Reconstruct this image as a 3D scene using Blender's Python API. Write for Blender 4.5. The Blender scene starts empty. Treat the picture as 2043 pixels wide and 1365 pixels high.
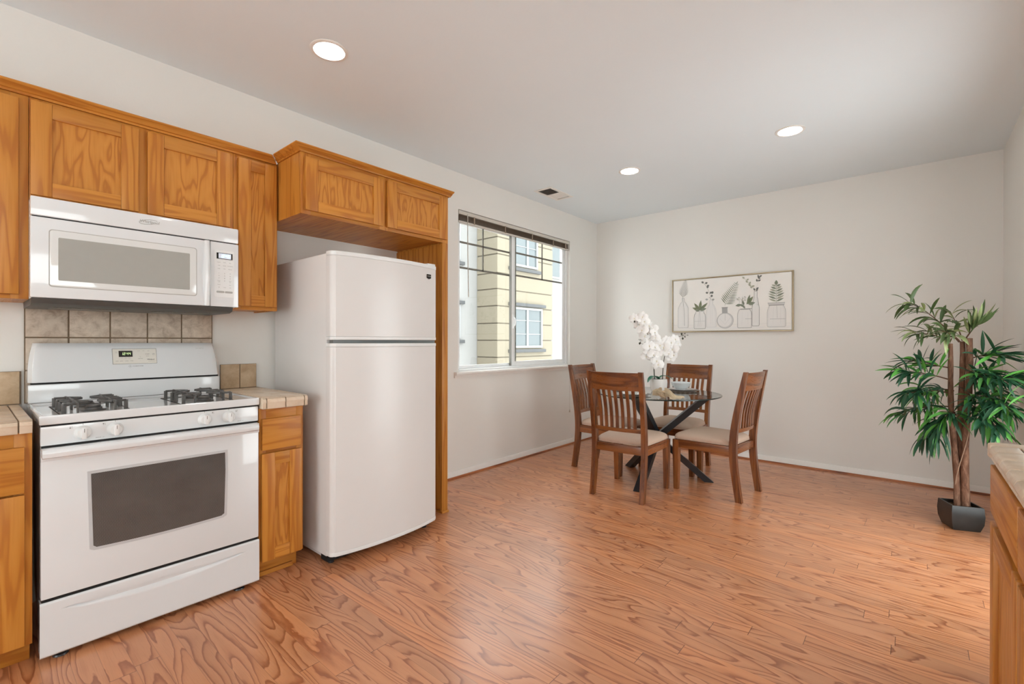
import bpy, bmesh, math, random
from mathutils import Vector, Matrix
random.seed(7)
SC = bpy.context.scene
COL = SC.collection
PI = math.pi

# ------------------------------------------------------------------ camera
f_px = 937.0957
yaw, pitch, roll = math.radians(40.5474), math.radians(-0.0919), math.radians(0.0878)
fw = Vector((-math.sin(yaw), math.cos(yaw), 0)); rt = Vector((math.cos(yaw), math.sin(yaw), 0)); up = Vector((0, 0, 1))
f2 = fw*math.cos(pitch)+up*math.sin(pitch); u2 = up*math.cos(pitch)-fw*math.sin(pitch)
r3 = rt*math.cos(roll)+u2*math.sin(roll); u3 = u2*math.cos(roll)-rt*math.sin(roll)
cd = bpy.data.cameras.new('camera'); cam = bpy.data.objects.new('camera', cd); COL.objects.link(cam)
cd.sensor_width = 36; cd.sensor_fit = 'HORIZONTAL'; cd.lens = f_px/2043*36; cd.clip_start = 0.03; cd.clip_end = 200
M = Matrix.Identity(4)
for i, a in enumerate((r3, u3, -f2)):
    for j in range(3): M[j][i] = a[j]
M.translation = Vector((3.0602, 0.5716, 1.2012))
cam.matrix_world = M
SC.camera = cam

# ------------------------------------------------------------------ world, exposure
SKY = 4.2
w = bpy.data.worlds.new('sky'); SC.world = w; w.use_nodes = True
wt = w.node_tree; bg = wt.nodes['Background']; bg.inputs[1].default_value = SKY
_tc = wt.nodes.new('ShaderNodeTexCoord'); _sx = wt.nodes.new('ShaderNodeSeparateXYZ'); _cr = wt.nodes.new('ShaderNodeValToRGB')
wt.links.new(_tc.outputs['Generated'], _sx.inputs[0]); wt.links.new(_sx.outputs[2], _cr.inputs[0]); wt.links.new(_cr.outputs[0], bg.inputs[0])
_cr.color_ramp.elements[0].position = 0.0; _cr.color_ramp.elements[0].color = (0.94, 0.97, 1.0, 1)     # lower half kept as bright as the sky, added to lift the ceiling
_cr.color_ramp.elements[1].position = 0.06; _cr.color_ramp.elements[1].color = (0.94, 0.97, 1.0, 1)   # bright overcast sky above
SC.view_settings.view_transform = 'Standard'; SC.view_settings.look = 'None'
SC.view_settings.gamma = 1; SC.view_settings.use_curve_mapping = False
SC.view_settings.exposure = 0.61
SC.cycles.use_denoising = True
SC.cycles.max_bounces = 10; SC.cycles.diffuse_bounces = 6; SC.cycles.glossy_bounces = 4; SC.cycles.transparent_max_bounces = 12
SC.cycles.sample_clamp_indirect = 6
CAN = 19.0        # strength of the ceiling light lenses

# ------------------------------------------------------------------ materials
def S(r, g, b, k=1.0):
    def f(c):
        c /= 255
        return (c/12.92 if c <= 0.04045 else ((c+0.055)/1.055)**2.4)*k
    return (f(r), f(g), f(b), 1)
class NT:
    def __init__(s, name):
        s.m = bpy.data.materials.new(name); s.m.use_nodes = True
        s.t = s.m.node_tree; s.p = s.t.nodes['Principled BSDF']; s.out = s.t.nodes['Material Output']
    def n(s, typ, **k):
        nd = s.t.nodes.new('ShaderNode'+typ)
        for a, b in k.items(): setattr(nd, a, b)
        return nd
    def set(s, sock, v):
        if hasattr(v, 'is_output') or isinstance(v, bpy.types.NodeSocket): s.t.links.new(v, sock)
        else: sock.default_value = v
    def math(s, op, a, b=0.0, c=0.0):
        nd = s.n('Math', operation=op)
        s.set(nd.inputs[0], a); s.set(nd.inputs[1], b); s.set(nd.inputs[2], c)
        return nd.outputs[0]
    def vec(s, x, y, z):
        nd = s.n('CombineXYZ'); s.set(nd.inputs[0], x); s.set(nd.inputs[1], y); s.set(nd.inputs[2], z); return nd.outputs[0]
    def sep(s, v):
        nd = s.n('SeparateXYZ'); s.set(nd.inputs[0], v); return nd.outputs
    def vmath(s, op, a, b):
        nd = s.n('VectorMath', operation=op); s.set(nd.inputs[0], a); s.set(nd.inputs[1], b); return nd.outputs[0]
    def noise(s, v, scale, detail=2.0, rough=0.5, dist=0.0):
        nd = s.n('TexNoise'); s.set(nd.inputs['Vector'], v)
        nd.inputs['Scale'].default_value = scale; nd.inputs['Detail'].default_value = detail
        nd.inputs['Roughness'].default_value = rough; nd.inputs['Distortion'].default_value = dist
        return nd.outputs['Fac']
    def white(s, v):
        nd = s.n('TexWhiteNoise', noise_dimensions='3D'); s.set(nd.inputs['Vector'], v); return nd.outputs['Value'], nd.outputs['Color']
    def ramp(s, fac, stops, interp='LINEAR'):
        nd = s.n('ValToRGB'); nd.color_ramp.interpolation = interp
        e = nd.color_ramp.elements
        while len(e) < len(stops): e.new(0.5)
        for el, (p, c) in zip(e, stops):
            el.position = p; el.color = c if len(c) == 4 else (*c, 1)
        s.set(nd.inputs[0], fac); return nd.outputs[0]
    def mix(s, fac, a, b, mode='MIX'):
        nd = s.n('Mix', data_type='RGBA', blend_type=mode)
        s.set(nd.inputs[0], fac); s.set(nd.inputs[6], a); s.set(nd.inputs[7], b); return nd.outputs[2]
    def maprange(s, v, a, b, c, d):
        nd = s.n('MapRange'); s.set(nd.inputs[0], v)
        for i, q in enumerate((a, b, c, d)): nd.inputs[i+1].default_value = q
        return nd.outputs[0]
    def obj(s): return s.n('TexCoord').outputs['Object']
    def bump(s, h, strength, dist=0.01):
        nd = s.n('Bump'); nd.inputs['Strength'].default_value = strength; nd.inputs['Distance'].default_value = dist
        s.set(nd.inputs['Height'], h); s.t.links.new(nd.outputs[0], s.p.inputs['Normal'])
    def base(s, c): s.set(s.p.inputs['Base Color'], c)
    def rough(s, v): s.set(s.p.inputs['Roughness'], v)
    def spec(s, v): s.p.inputs['Specular IOR Level'].default_value = v

def plain(name, col, rough=0.5, metal=0.0, spec=0.5, mottle=0.04, mscale=30, bump=0.0, bscale=200, coat=0.0, crough=0.12):
    t = NT(name); o = t.obj()
    if mottle:
        n = t.noise(o, mscale, 3)
        lo = tuple(c*(1-mottle) for c in col[:3])+(1,); hi = tuple(min(1, c*(1+mottle)) for c in col[:3])+(1,)
        t.base(t.ramp(n, [(0.3, lo), (0.7, hi)]))
    else: t.base(col)
    t.rough(rough); t.p.inputs['Metallic'].default_value = metal; t.spec(spec)
    if coat: t.p.inputs['Coat Weight'].default_value = coat; t.p.inputs['Coat Roughness'].default_value = crough
    if bump: t.bump(t.noise(o, bscale, 3), bump, 0.002)
    return t.m

def wood(name, axis, light, mid, dark, rings=34.0, stretch=(0.7, 16.0), rough=0.38, coat=0.0, tint=0.10, line=0.66):
    """long-grained timber: contour lines of a stretched noise field plus fine pores; every board gets its own piece of it"""
    t = NT(name); o = t.obj()
    isl = t.n('NewGeometry').outputs['Random Per Island']
    off = t.vec(t.math('MULTIPLY', isl, 37.0), t.math('MULTIPLY', isl, 91.0), t.math('MULTIPLY', isl, 53.0))
    p = t.vmath('ADD', o, off)
    sc = [stretch[1]]*3; sc[axis] = stretch[0]*1.6
    n = t.noise(t.vmath('MULTIPLY', p, tuple(sc)), 1.0, 2.0, 0.45, 0.25)
    s = t.math('SINE', t.math('MULTIPLY', n, rings))
    s = t.math('MULTIPLY_ADD', s, 0.5, 0.5)
    c = t.ramp(s, [(0.0, light), (line, mid), (0.97, dark)])
    pc = [260.0]*3; pc[axis] = 7.0
    q = t.noise(t.vmath('MULTIPLY', p, tuple(pc)), 1.0, 2.0)
    c = t.mix(t.maprange(q, 0.5, 0.75, 0.0, 0.3), c, dark)
    br = t.maprange(isl, 0, 1, 1-tint, 1+tint)
    c = t.mix(1.0, c, t.vec(br, br, br), 'MULTIPLY')
    t.base(c); t.rough(t.maprange(q, 0.3, 0.8, rough-0.05, rough+0.1)); t.spec(0.4)
    if coat: t.p.inputs['Coat Weight'].default_value = coat; t.p.inputs['Coat Roughness'].default_value = 0.15
    t.bump(q, 0.06, 0.001)
    return t.m

OL, OM, OD = S(199, 134, 56), S(192, 126, 48), S(176, 108, 39)
oak_v = wood('oak_upright_grain', 2, OL, OM, OD)
oak_h = wood('oak_level_grain', 1, OL, OM, OD)
oak_x = wood('oak_depth_grain', 0, OL, OM, OD)
oak_p = wood('oak_veneer_panel', 2, S(200, 135, 57), S(192, 126, 48), S(174, 107, 38), rings=46, stretch=(1.6, 15.0), line=0.72)
CL, CM, CD_ = S(140, 84, 42), S(124, 70, 32), S(98, 52, 23)
chair_v = wood('stained_chair_wood_upright', 2, CL, CM, CD_, rings=18, rough=0.3, coat=0.6)
chair_h = wood('stained_chair_wood_level', 0, CL, CM, CD_, rings=18, rough=0.3, coat=0.6)
chair_y = wood('stained_chair_wood_depth', 1, CL, CM, CD_, rings=18, rough=0.3, coat=0.6)
shoe_wood = wood('stained_shoe_moulding', 1, S(176, 108, 66), S(160, 92, 54), S(120, 64, 36))

def floor_material():
    t = NT('oak_plank_floor'); o = t.sep(t.obj())
    X, Y = o[0], o[1]
    W_ = 0.0762
    v = t.math('DIVIDE', t.math('SUBTRACT', Y, 0.068), W_)
    row = t.math('FLOOR', v); fv = t.math('FRACT', v)
    r1, _ = t.white(t.vec(row, 3.3, 1.7))
    r2, _ = t.white(t.vec(row, 9.1, 4.4))
    L = t.maprange(r2, 0, 1, 0.85, 1.5)
    uu = t.math('DIVIDE', t.math('ADD', X, t.math('MULTIPLY', r1, 5.0)), L)
    idx = t.math('FLOOR', uu); fu = t.math('FRACT', uu)
    ra, rc = t.white(t.vec(row, idx, 0.5))
    rb, _ = t.white(t.vec(row, idx, 7.5))
    # grain
    px = t.math('ADD', X, t.math('MULTIPLY', ra, 40.0)); py = t.math('ADD', Y, t.math('MULTIPLY', rb, 60.0))
    str_ = t.maprange(rb, 0, 1, 0.45, 1.5)
    n = t.noise(t.vec(t.math('MULTIPLY', px, str_), t.math('MULTIPLY', py, 7.0), ra), 1.0, 1.5, 0.45, 0.2)
    z_ = t.noise(t.vec(t.math('MULTIPLY', px, 11.0), t.math('MULTIPLY', py, 34.0), rb), 1.0, 2.0)
    n = t.math('MULTIPLY_ADD', z_, 0.028, n)
    s = t.math('FRACT', t.math('MULTIPLY', n, 16.0))
    c = t.ramp(s, [(0.0, S(154, 90, 54)), (0.07, S(158, 94, 57)), (0.26, S(194, 130, 88)), (0.6, S(203, 140, 97)), (0.93, S(206, 143, 100)), (1.0, S(178, 112, 73))])
    q = t.noise(t.vec(t.math('MULTIPLY', px, 9.0), t.math('MULTIPLY', py, 330.0), 0.0), 1.0, 2.0)
    c = t.mix(t.maprange(q, 0.5, 0.78, 0.0, 0.3), c, S(168, 106, 70))
    hue = t.mix(rb, (1.04, 0.98, 0.90, 1), (0.98, 1.0, 1.06, 1))
    br = t.maprange(ra, 0, 1, 0.90, 1.08)
    c = t.mix(1.0, c, hue, 'MULTIPLY'); c = t.mix(1.0, c, t.vec(br, br, br), 'MULTIPLY')
    # seams
    e1 = t.math('MINIMUM', fv, t.math('SUBTRACT', 1.0, fv))
    e2 = t.math('MULTIPLY', t.math('MINIMUM', fu, t.math('SUBTRACT', 1.0, fu)), t.math('DIVIDE', L, W_))
    g1 = t.maprange(e1, 0.005, 0.014, 0.4, 0.0); g2 = t.maprange(e2, 0.010, 0.022, 0.8, 0.0)
    g = t.math('MAXIMUM', g1, g2)
    c = t.mix(g, c, S(84, 44, 26))
    t.base(c); t.rough(t.maprange(q, 0.3, 0.8, 0.30, 0.40)); t.spec(0.6); t.p.inputs['Coat Weight'].default_value = 0.35; t.p.inputs['Coat Roughness'].default_value = 0.2
    t.bump(t.math('ADD', t.math('MULTIPLY', g, -1.0), t.math('MULTIPLY', q, 0.12)), 0.25, 0.001)
    return t.m
floor_m = floor_material()

def paint(name, col, bump=0.10):
    t = NT(name); o = t.obj()
    n = t.noise(o, 90, 3, 0.55)
    t.base(t.ramp(t.noise(o, 1.2, 2), [(0.3, tuple(c*0.985 for c in col[:3])), (0.7, col)]))
    t.rough(0.6); t.spec(0.3); t.bump(n, bump, 0.003); return t.m
wall_m = paint('warm_white_wall_paint', S(232, 230, 225))
ceil_m = paint('ceiling_paint', S(234, 243, 248), 0.08)
trim_m = plain('white_trim_paint', S(236, 233, 228), 0.35, mottle=0.01)
white_enamel = plain('white_appliance_enamel', S(224, 226, 227), 0.14, mottle=0.006, mscale=6, coat=0.6, crough=0.03)
fridge_enamel = plain('fridge_white_enamel', S(224, 222, 220), 0.26, mottle=0.008, mscale=6, bump=0.015, bscale=500)
white_plastic = plain('white_plastic', S(230, 231, 230), 0.3, mottle=0.01)
cream_plastic = plain('cream_control_plate', S(226, 221, 211), 0.3, mottle=0.01)
key_grey = plain('grey_print', S(120, 118, 112), 0.6, mottle=0)
logo_grey = plain('pale_grey_logo', S(172, 170, 165), 0.4, mottle=0)
black_gap = plain('black_gap', S(18, 16, 15), 0.7, mottle=0)
black_plastic = plain('black_display_glass', S(22, 20, 18), 0.1, mottle=0)
grey_under = plain('dark_grey_underside', S(74, 72, 68), 0.45, mottle=0.06)
mw_glass = plain('grey_microwave_window', S(166, 166, 160), 0.1, mottle=0.01, coat=0.6, crough=0.02)
cast_iron = plain('cast_iron', S(84, 82, 80), 0.4, mottle=0.15, mscale=60, bump=0.2, bscale=400)
steel = plain('chrome', S(190, 190, 190), 0.2, metal=1.0, mottle=0)
black_metal = plain('black_painted_steel', S(30, 32, 36), 0.28, mottle=0.08, spec=0.6)
vinyl = plain('white_vinyl_frame', S(238, 240, 240), 0.35, mottle=0.01)
grid_m = plain('shaded_window_grey', S(120, 118, 110), 0.5, mottle=0.02)  # backlit shade of the bars is put into this grey
blind_m = plain('shade_toned_blind_slats', S(140, 122, 104), 0.45, mottle=0.1, mscale=40)  # slats carry their backlit shade in the colour
blind_rail = plain('pale_blind_headrail', S(205, 200, 190), 0.45, mottle=0.02)
cord_m = plain('pale_cord', S(196, 192, 184), 0.7, mottle=0.05)
fabric_m = plain('taupe_seat_fabric', S(192, 166, 148), 0.9, mottle=0.05, mscale=300, bump=0.25, bscale=700, spec=0.2)
napkin_m = plain('beige_napkin_cloth', S(200, 182, 154), 0.95, mottle=0.08, mscale=60, bump=0.3, bscale=500, spec=0.15)
ceramic = plain('white_ceramic', S(236, 235, 232), 0.18, mottle=0.01)
bowl_m = plain('pale_grey_ceramic_bowl', S(214, 220, 222), 0.2, mottle=0.02)
charger_m = plain('grey_charger', S(120, 118, 112), 0.35, mottle=0.05)
petal_m = plain('white_orchid_petal', S(248, 247, 245), 0.6, mottle=0.02, mscale=80, spec=0.2)
petal_c = plain('orchid_heart', S(238, 230, 204), 0.6, mottle=0.05)
orchid_leaf = plain('orchid_leaf_green', S(40, 110, 84), 0.3, mottle=0.12, mscale=40)
stem_m = plain('dark_stem', S(66, 66, 52), 0.6, mottle=0.1)
bud_m = plain('dark_bud', S(60, 62, 46), 0.5, mottle=0.1)
moss_m = plain('potting_moss', S(88, 70, 48), 0.95, mottle=0.3, mscale=120, bump=0.8, bscale=150)
gold_m = plain('champagne_frame', S(176, 160, 132), 0.35, metal=0.5, mottle=0.05)
canvas_m = plain('white_canvas', S(240, 237, 232), 0.7, mottle=0.015, mscale=9, bump=0.1, bscale=900)
pot_m = plain('black_pot', S(34, 33, 31), 0.35, mottle=0.2, mscale=25)
plant_stem = plain('brown_twig', S(96, 66, 46), 0.8, mottle=0.15)
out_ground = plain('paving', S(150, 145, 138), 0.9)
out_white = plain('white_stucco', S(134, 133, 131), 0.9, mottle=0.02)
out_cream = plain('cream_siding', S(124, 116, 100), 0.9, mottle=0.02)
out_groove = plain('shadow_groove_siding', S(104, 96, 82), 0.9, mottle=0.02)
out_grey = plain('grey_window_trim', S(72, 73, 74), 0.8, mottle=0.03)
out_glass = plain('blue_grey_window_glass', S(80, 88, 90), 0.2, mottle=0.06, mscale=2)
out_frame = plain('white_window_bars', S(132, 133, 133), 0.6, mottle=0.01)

def emission(name, col, strength):
    t = NT(name)
    t.p.inputs['Base Color'].default_value = (0.8, 0.8, 0.8, 1); t.p.inputs['Emission Color'].default_value = col
    t.p.inputs['Emission Strength'].default_value = strength; return t.m
lens_m = emission('lit_lens', (1.0, 0.965, 0.91, 1), CAN)
cyan_m = emission('cyan_digits', (0.25, 0.75, 1.0, 1), 1.6)
blue_m = emission('blue_display', (0.0, 0.035, 0.09, 1), 1.0)
green_m = emission('green_digits', (0.5, 0.85, 0.2, 1), 0.75)

def pane(name, tint, refl=1.0, ior=1.45, ex=5.0):
    t = NT(name)
    tr = t.n('BsdfTransparent'); tr.inputs[0].default_value = tint
    gl = t.n('BsdfGlossy'); gl.inputs['Roughness'].default_value = 0.01
    fc = t.n('LayerWeight').outputs['Facing']
    f0 = ((ior-1)/(ior+1))**2
    fr = t.math('MULTIPLY_ADD', t.math('POWER', fc, ex), 1-f0, f0)
    mx = t.n('MixShader')
    t.set(mx.inputs[0], t.math('MULTIPLY', fr, refl)); t.t.links.new(tr.outputs[0], mx.inputs[1]); t.t.links.new(gl.outputs[0], mx.inputs[2])
    t.t.links.new(mx.outputs[0], t.out.inputs[0]); return t.m
pane_m = pane('window_glass', (0.96, 0.98, 0.97, 1), 1.0)
table_glass = pane('table_glass', (0.93, 0.97, 0.96, 1), 1.0, 1.6, 3.6)
edge_glass = plain('dark_glass_edge', S(40, 52, 50), 0.1, mottle=0)

def oven_glass():
    t = NT('dotted_oven_glass'); o = t.sep(t.obj())
    k = 2*PI/0.0058
    a = t.math('MULTIPLY', t.math('SINE', t.math('MULTIPLY', o[1], k)), t.math('SINE', t.math('MULTIPLY', o[2], k)))
    d = t.maprange(a, 0.05, 0.45, 0.0, 1.0)
    n = t.noise(t.vmath('MULTIPLY', t.obj(), (1, 6, 9)), 1.0, 3)
    dark = t.ramp(n, [(0.3, S(56, 54, 54)), (0.7, S(74, 72, 70))])
    t.base(t.mix(d, dark, S(128, 124, 120))); t.rough(0.1); return t.m
oven_m = oven_glass()

def stone(name, a, b, c, scale=14, rough=0.5):
    t = NT(name); o = t.obj()
    isl = t.n('NewGeometry').outputs['Random Per Island']
    p = t.vmath('ADD', o, t.vec(t.math('MULTIPLY', isl, 31.0), t.math('MULTIPLY', isl, 17.0), isl))
    n = t.noise(p, scale, 6, 0.65, 0.4); col = t.ramp(n, [(0.3, a), (0.5, b), (0.72, c)])
    br = t.maprange(isl, 0, 1, 0.94, 1.06)
    t.base(t.mix(1.0, col, t.vec(br, br, br), 'MULTIPLY')); t.rough(rough); t.bump(n, 0.12, 0.002); return t.m
tile_taupe = stone('taupe_stone_tile', S(164, 146, 128), S(196, 180, 162), S(214, 200, 182), 24)
tile_tan = stone('tan_stone_tile', S(174, 148, 116), S(196, 170, 138), S(212, 190, 160))
tile_top = stone('cream_counter_tile', S(214, 190, 164), S(226, 206, 182), S(236, 220, 200), 5, 0.3)
tile_edge = stone('striated_edge_tile', S(196, 172, 148), S(218, 198, 174), S(228, 212, 192), 9, 0.35)
grout_m = plain('brown_grout', S(122, 104, 84), 0.9, mottle=0.1, mscale=60)

def bark():
    t = NT('brown_bark'); o = t.obj()
    n = t.noise(t.vmath('MULTIPLY', o, (60, 60, 14)), 1.0, 5, 0.6, 0.8)
    t.base(t.ramp(n, [(0.3, S(74, 48, 34)), (0.5, S(118, 82, 62)), (0.72, S(152, 118, 96))])); t.rough(0.85); t.bump(n, 0.5, 0.004); return t.m
bark_m = bark()
def leafmat(name, a, b):
    t = NT(name); isl = t.n('NewGeometry').outputs['Random Per Island']
    t.base(t.ramp(isl, [(0.0, a), (0.62, a), (0.78, b), (1.0, b)])); t.rough(0.42); t.spec(0.4); return t.m
leaf_low = leafmat('glossy_green_leaf', S(32, 72, 46), S(84, 146, 62))
leaf_top = leafmat('olive_green_leaf', S(70, 88, 50), S(136, 146, 98))

# ------------------------------------------------------------------ mesh building
class MB:
    def __init__(s): s.v = []; s.f = []; s.m = []
    def add(s, vs, fs, mat=0):
        k = len(s.v); s.v += [Vector(p) for p in vs]
        for f in fs: s.f.append([i+k for i in f]); s.m.append(mat)
        return s
    def addbm(s, bm, mat=0):
        bm.verts.ensure_lookup_table(); bm.verts.index_update()
        return s.add([v.co.copy() for v in bm.verts], [[v.index for v in f.verts] for f in bm.faces], mat)
    def box(s, x0, x1, y0, y1, z0, z1, bev=0.0, mat=0, seg=2, mtx=None):
        vs = [(x, y, z) for x in (x0, x1) for y in (y0, y1) for z in (z0, z1)]
        fs = [(0, 1, 3, 2), (4, 6, 7, 5), (0, 4, 5, 1), (2, 3, 7, 6), (0, 2, 6, 4), (1, 5, 7, 3)]
        if mtx is not None: vs = [mtx @ Vector(p) for p in vs]
        if bev <= 0: return s.add(vs, fs, mat)
        bm = bmesh.new(); bv = [bm.verts.new(p) for p in vs]
        for f in fs: bm.faces.new([bv[i] for i in f])
        bmesh.ops.bevel(bm, geom=bm.edges[:], offset=bev, segments=seg, affect='EDGES', profile=0.6, clamp_overlap=True)
        s.addbm(bm, mat); bm.free(); return s
    def prism(s, poly, fn, a, b, mat=0, bev=0.0, seg=2):
        """poly of 2-D points carried from a to b; fn(p, q, t) gives the 3-D point"""
        n = len(poly)
        vs = [fn(p, q, a) for p, q in poly]+[fn(p, q, b) for p, q in poly]
        fs = [list(range(n))[::-1], list(range(n, 2*n))]+[[i, (i+1) % n, n+(i+1) % n, n+i] for i in range(n)]
        if bev <= 0: return s.add(vs, fs, mat)
        bm = bmesh.new(); bv = [bm.verts.new(p) for p in vs]
        for f in fs: bm.faces.new([bv[i] for i in f])
        bmesh.ops.recalc_face_normals(bm, faces=bm.faces[:])
        ed = [e for e in bm.edges if e.calc_face_angle(0) > 0.6]
        bmesh.ops.bevel(bm, geom=ed, offset=bev, segments=seg, affect='EDGES', profile=0.6, clamp_overlap=True)
        s.addbm(bm, mat); bm.free(); return s
    def tube(s, pts, r, n=8, mat=0, sq=None, cap=True):
        pts = [Vector(p) for p in pts]; N = len(pts)
        rs = r if isinstance(r, (list, tuple)) else [r]*N
        ref = Vector((0, 0, 1)); vs = []; prev = None
        for i in range(N):
            d = (pts[min(i+1, N-1)]-pts[max(i-1, 0)]).normalized()
            if prev is None:
                a = d.cross(ref)
                if a.length < 1e-3: a = d.cross(Vector((1, 0, 0)))
            else: a = prev - d*prev.dot(d)
            a.normalize(); b = d.cross(a); prev = a
            for k in range(n):
                t = 2*PI*k/n+PI/n
                vs.append(pts[i]+(a*math.cos(t)+b*math.sin(t))*rs[i])
        fs = [[i*n+k, i*n+(k+1) % n, (i+1)*n+(k+1) % n, (i+1)*n+k] for i in range(N-1) for k in range(n)]
        if cap: fs += [list(range(n))[::-1], list(range((N-1)*n, N*n))]
        return s.add(vs, fs, mat)
    def bar(s, p, q, wd, ht, upv=(0, 0, 1), mat=0, bev=0.0):
        """square-cut bar from p to q, wd across, ht along upv"""
        p, q, u = Vector(p), Vector(q), Vector(upv); d = (q-p).normalized()
        a = d.cross(u).normalized(); b = a.cross(d).normalized()
        m_ = Matrix((( d.x, a.x, b.x, p.x), (d.y, a.y, b.y, p.y), (d.z, a.z, b.z, p.z), (0, 0, 0, 1)))
        return s.box(0, (q-p).length, -wd/2, wd/2, -ht/2, ht/2, bev, mat, 2, m_)
    def lathe(s, prof, c=(0, 0, 0), n=32, mat=0, axis='z', a0=0.0):
        vs = []; c = Vector(c)
        for r, h in prof:
            for k in range(n):
                t = a0+2*PI*k/n
                if axis == 'z': p = (r*math.cos(t), r*math.sin(t), h)
                else: p = (h, r*math.cos(t), r*math.sin(t))
                vs.append(c+Vector(p))
        N = len(prof)
        fs = [[i*n+k, i*n+(k+1) % n, (i+1)*n+(k+1) % n, (i+1)*n+k] for i in range(N-1) for k in range(n)]
        if prof[0][0] > 1e-6: fs.append(list(range(n))[::-1])
        if prof[-1][0] > 1e-6: fs.append(list(range((N-1)*n, N*n)))
        return s.add(vs, fs, mat)
    def grid(s, fn, nu, nv, mat=0):
        vs = [fn(i/nu, j/nv) for i in range(nu+1) for j in range(nv+1)]
        fs = [[i*(nv+1)+j, (i+1)*(nv+1)+j, (i+1)*(nv+1)+j+1, i*(nv+1)+j+1] for i in range(nu) for j in range(nv)]
        return s.add(vs, fs, mat)
    def text(s, body, size, fn, mat=0, shear=0.0, align='CENTER', bold=0.0):
        cu = bpy.data.curves.new('t', 'FONT'); cu.body = body; cu.size = size; cu.align_x = align; cu.shear = shear; cu.offset = bold
        cu.resolution_u = 3
        ob = bpy.data.objects.new('t', cu); me = bpy.data.meshes.new_from_object(ob)
        s.add([fn(v.co.x, v.co.y) for v in me.vertices], [list(p.vertices) for p in me.polygons], mat)
        bpy.data.objects.remove(ob); bpy.data.curves.remove(cu); bpy.data.meshes.remove(me); return s
    def xform(s, fn): s.v = [Vector(fn(p)) for p in s.v]; return s

OFF = {}
def thing(name, label, cat, loc=(0, 0, 0), group=None):
    o = bpy.data.objects.new(name, None); COL.objects.link(o); o.empty_display_size = 0.1
    o.location = loc; o['label'] = label; o['category'] = cat
    if group: o['group'] = group
    OFF[o] = Vector(loc); return o
def mesh(name, mb, mats, off, angle=35, fix=True):
    me = bpy.data.meshes.new(name)
    me.from_pydata([tuple(p-off) for p in mb.v], [], mb.f)
    for m_ in (mats if isinstance(mats, (list, tuple)) else [mats]): me.materials.append(m_)
    me.polygons.foreach_set('material_index', mb.m); me.polygons.foreach_set('use_smooth', [True]*len(mb.f))
    me.update()
    if fix:
        bm = bmesh.new(); bm.from_mesh(me); bmesh.ops.recalc_face_normals(bm, faces=bm.faces[:]); bm.to_mesh(me); bm.free()
    me.set_sharp_from_angle(angle=math.radians(angle))
    o = bpy.data.objects.new(name, me); COL.objects.link(o); return o
def part(name, mb, mats, parent, label=None, angle=35, fix=True):
    off = OFF[parent]; o = mesh(name, mb, mats, off, angle, fix); o.parent = parent; OFF[o] = off
    if label: o['label'] = label
    return o
def single(name, mb, mats, label, cat, loc=(0, 0, 0), group=None, angle=35):
    o = mesh(name, mb, mats, Vector(loc), angle); o.location = loc; o['label'] = label; o['category'] = cat; OFF[o] = Vector(loc)
    if group: o['group'] = group
    return o
def struct(name, mb, mats, parent=None, fix=True):
    if parent: return part(name, mb, mats, parent, fix=fix)
    o = mesh(name, mb, mats, Vector((0, 0, 0)), 35, fix); o['kind'] = 'structure'; OFF[o] = Vector((0, 0, 0)); return o
def copy_tree(o, parent=None):
    c = o.copy(); COL.objects.link(c)
    if parent is not None: c.parent = parent
    for ch in list(o.children): copy_tree(ch, c)
    return c
SEG = {'0': 'abcdef', '1': 'bc', '2': 'abged', '4': 'fgbc', '5': 'afgcd'}
def digits(mb, txt, fn, h, mat=0):
    """seven-segment clock figures; fn(a, b) maps across, up"""
    w_ = h*0.5; t = h*0.11; x = 0; xs = []
    for ch in txt:
        xs.append(x); x += (w_*0.45 if ch == ':' else w_*1.45)
    tot = x-w_*0.45
    def q(a0, a1, b0, b1):
        sh = 0.12
        mb.add([fn(a+b*sh-tot/2, b-h/2) for a, b in ((a0, b0), (a1, b0), (a1, b1), (a0, b1))], [[0, 1, 2, 3]], mat)
    for ch, x in zip(txt, xs):
        if ch == ':':
            q(x, x+t, h*0.25, h*0.25+t); q(x, x+t, h*0.65, h*0.65+t); continue
        for sgm in SEG[ch]:
            if sgm == 'a': q(x, x+w_, h-t, h)
            if sgm == 'd': q(x, x+w_, 0, t)
            if sgm == 'g': q(x, x+w_, h/2-t/2, h/2+t/2)
            if sgm == 'f': q(x, x+t, h/2, h)
            if sgm == 'b': q(x+w_-t, x+w_, h/2, h)
            if sgm == 'e': q(x, x+t, 0, h/2)
            if sgm == 'c': q(x+w_-t, x+w_, 0, h/2)

# ------------------------------------------------------------------ room shell
H, W, D = 2.6897, 3.5835, 5.7955
WK = 3.87                                   # kitchen side wall
WY0, WY1, WZ0, WZ1 = 3.4165, 5.188, 0.925, 2.37
YR = -2.6
struct('floor', MB().box(-0.12, WK+0.12, YR-0.12, D+0.12, -0.12, 0.0), floor_m)
struct('ceiling', MB().box(-0.12, WK+0.12, YR-0.12, D+0.12, H, H+0.12), ceil_m)
b = MB()
b.box(-0.12, 0, YR-0.12, WY0, 0, H).box(-0.12, 0, WY1, D+0.12, 0, H).box(-0.12, 0, WY0, WY1, 0, WZ0).box(-0.12, 0, WY0, WY1, WZ1, H)
struct('wall_left', b, wall_m)
struct('wall_back', MB().box(0, WK+0.12, D, D+0.12, 0, H), wall_m)
SY0, SY1, SZ0, SZ1 = 3.2, 4.6, 0.0, 2.0
b = MB().box(W, W+0.12, 2.9, SY0, 0, H).box(W, W+0.12, SY1, D, 0, H).box(W, W+0.12, SY0, SY1, SZ1, H).box(W+0.12, WK+0.12, 2.9, 3.02, 0, H)
struct('wall_right', b, wall_m)
KY0, KY1, KZ0, KZ1 = -1.3, 0.9, 1.08, 2.15
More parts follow.
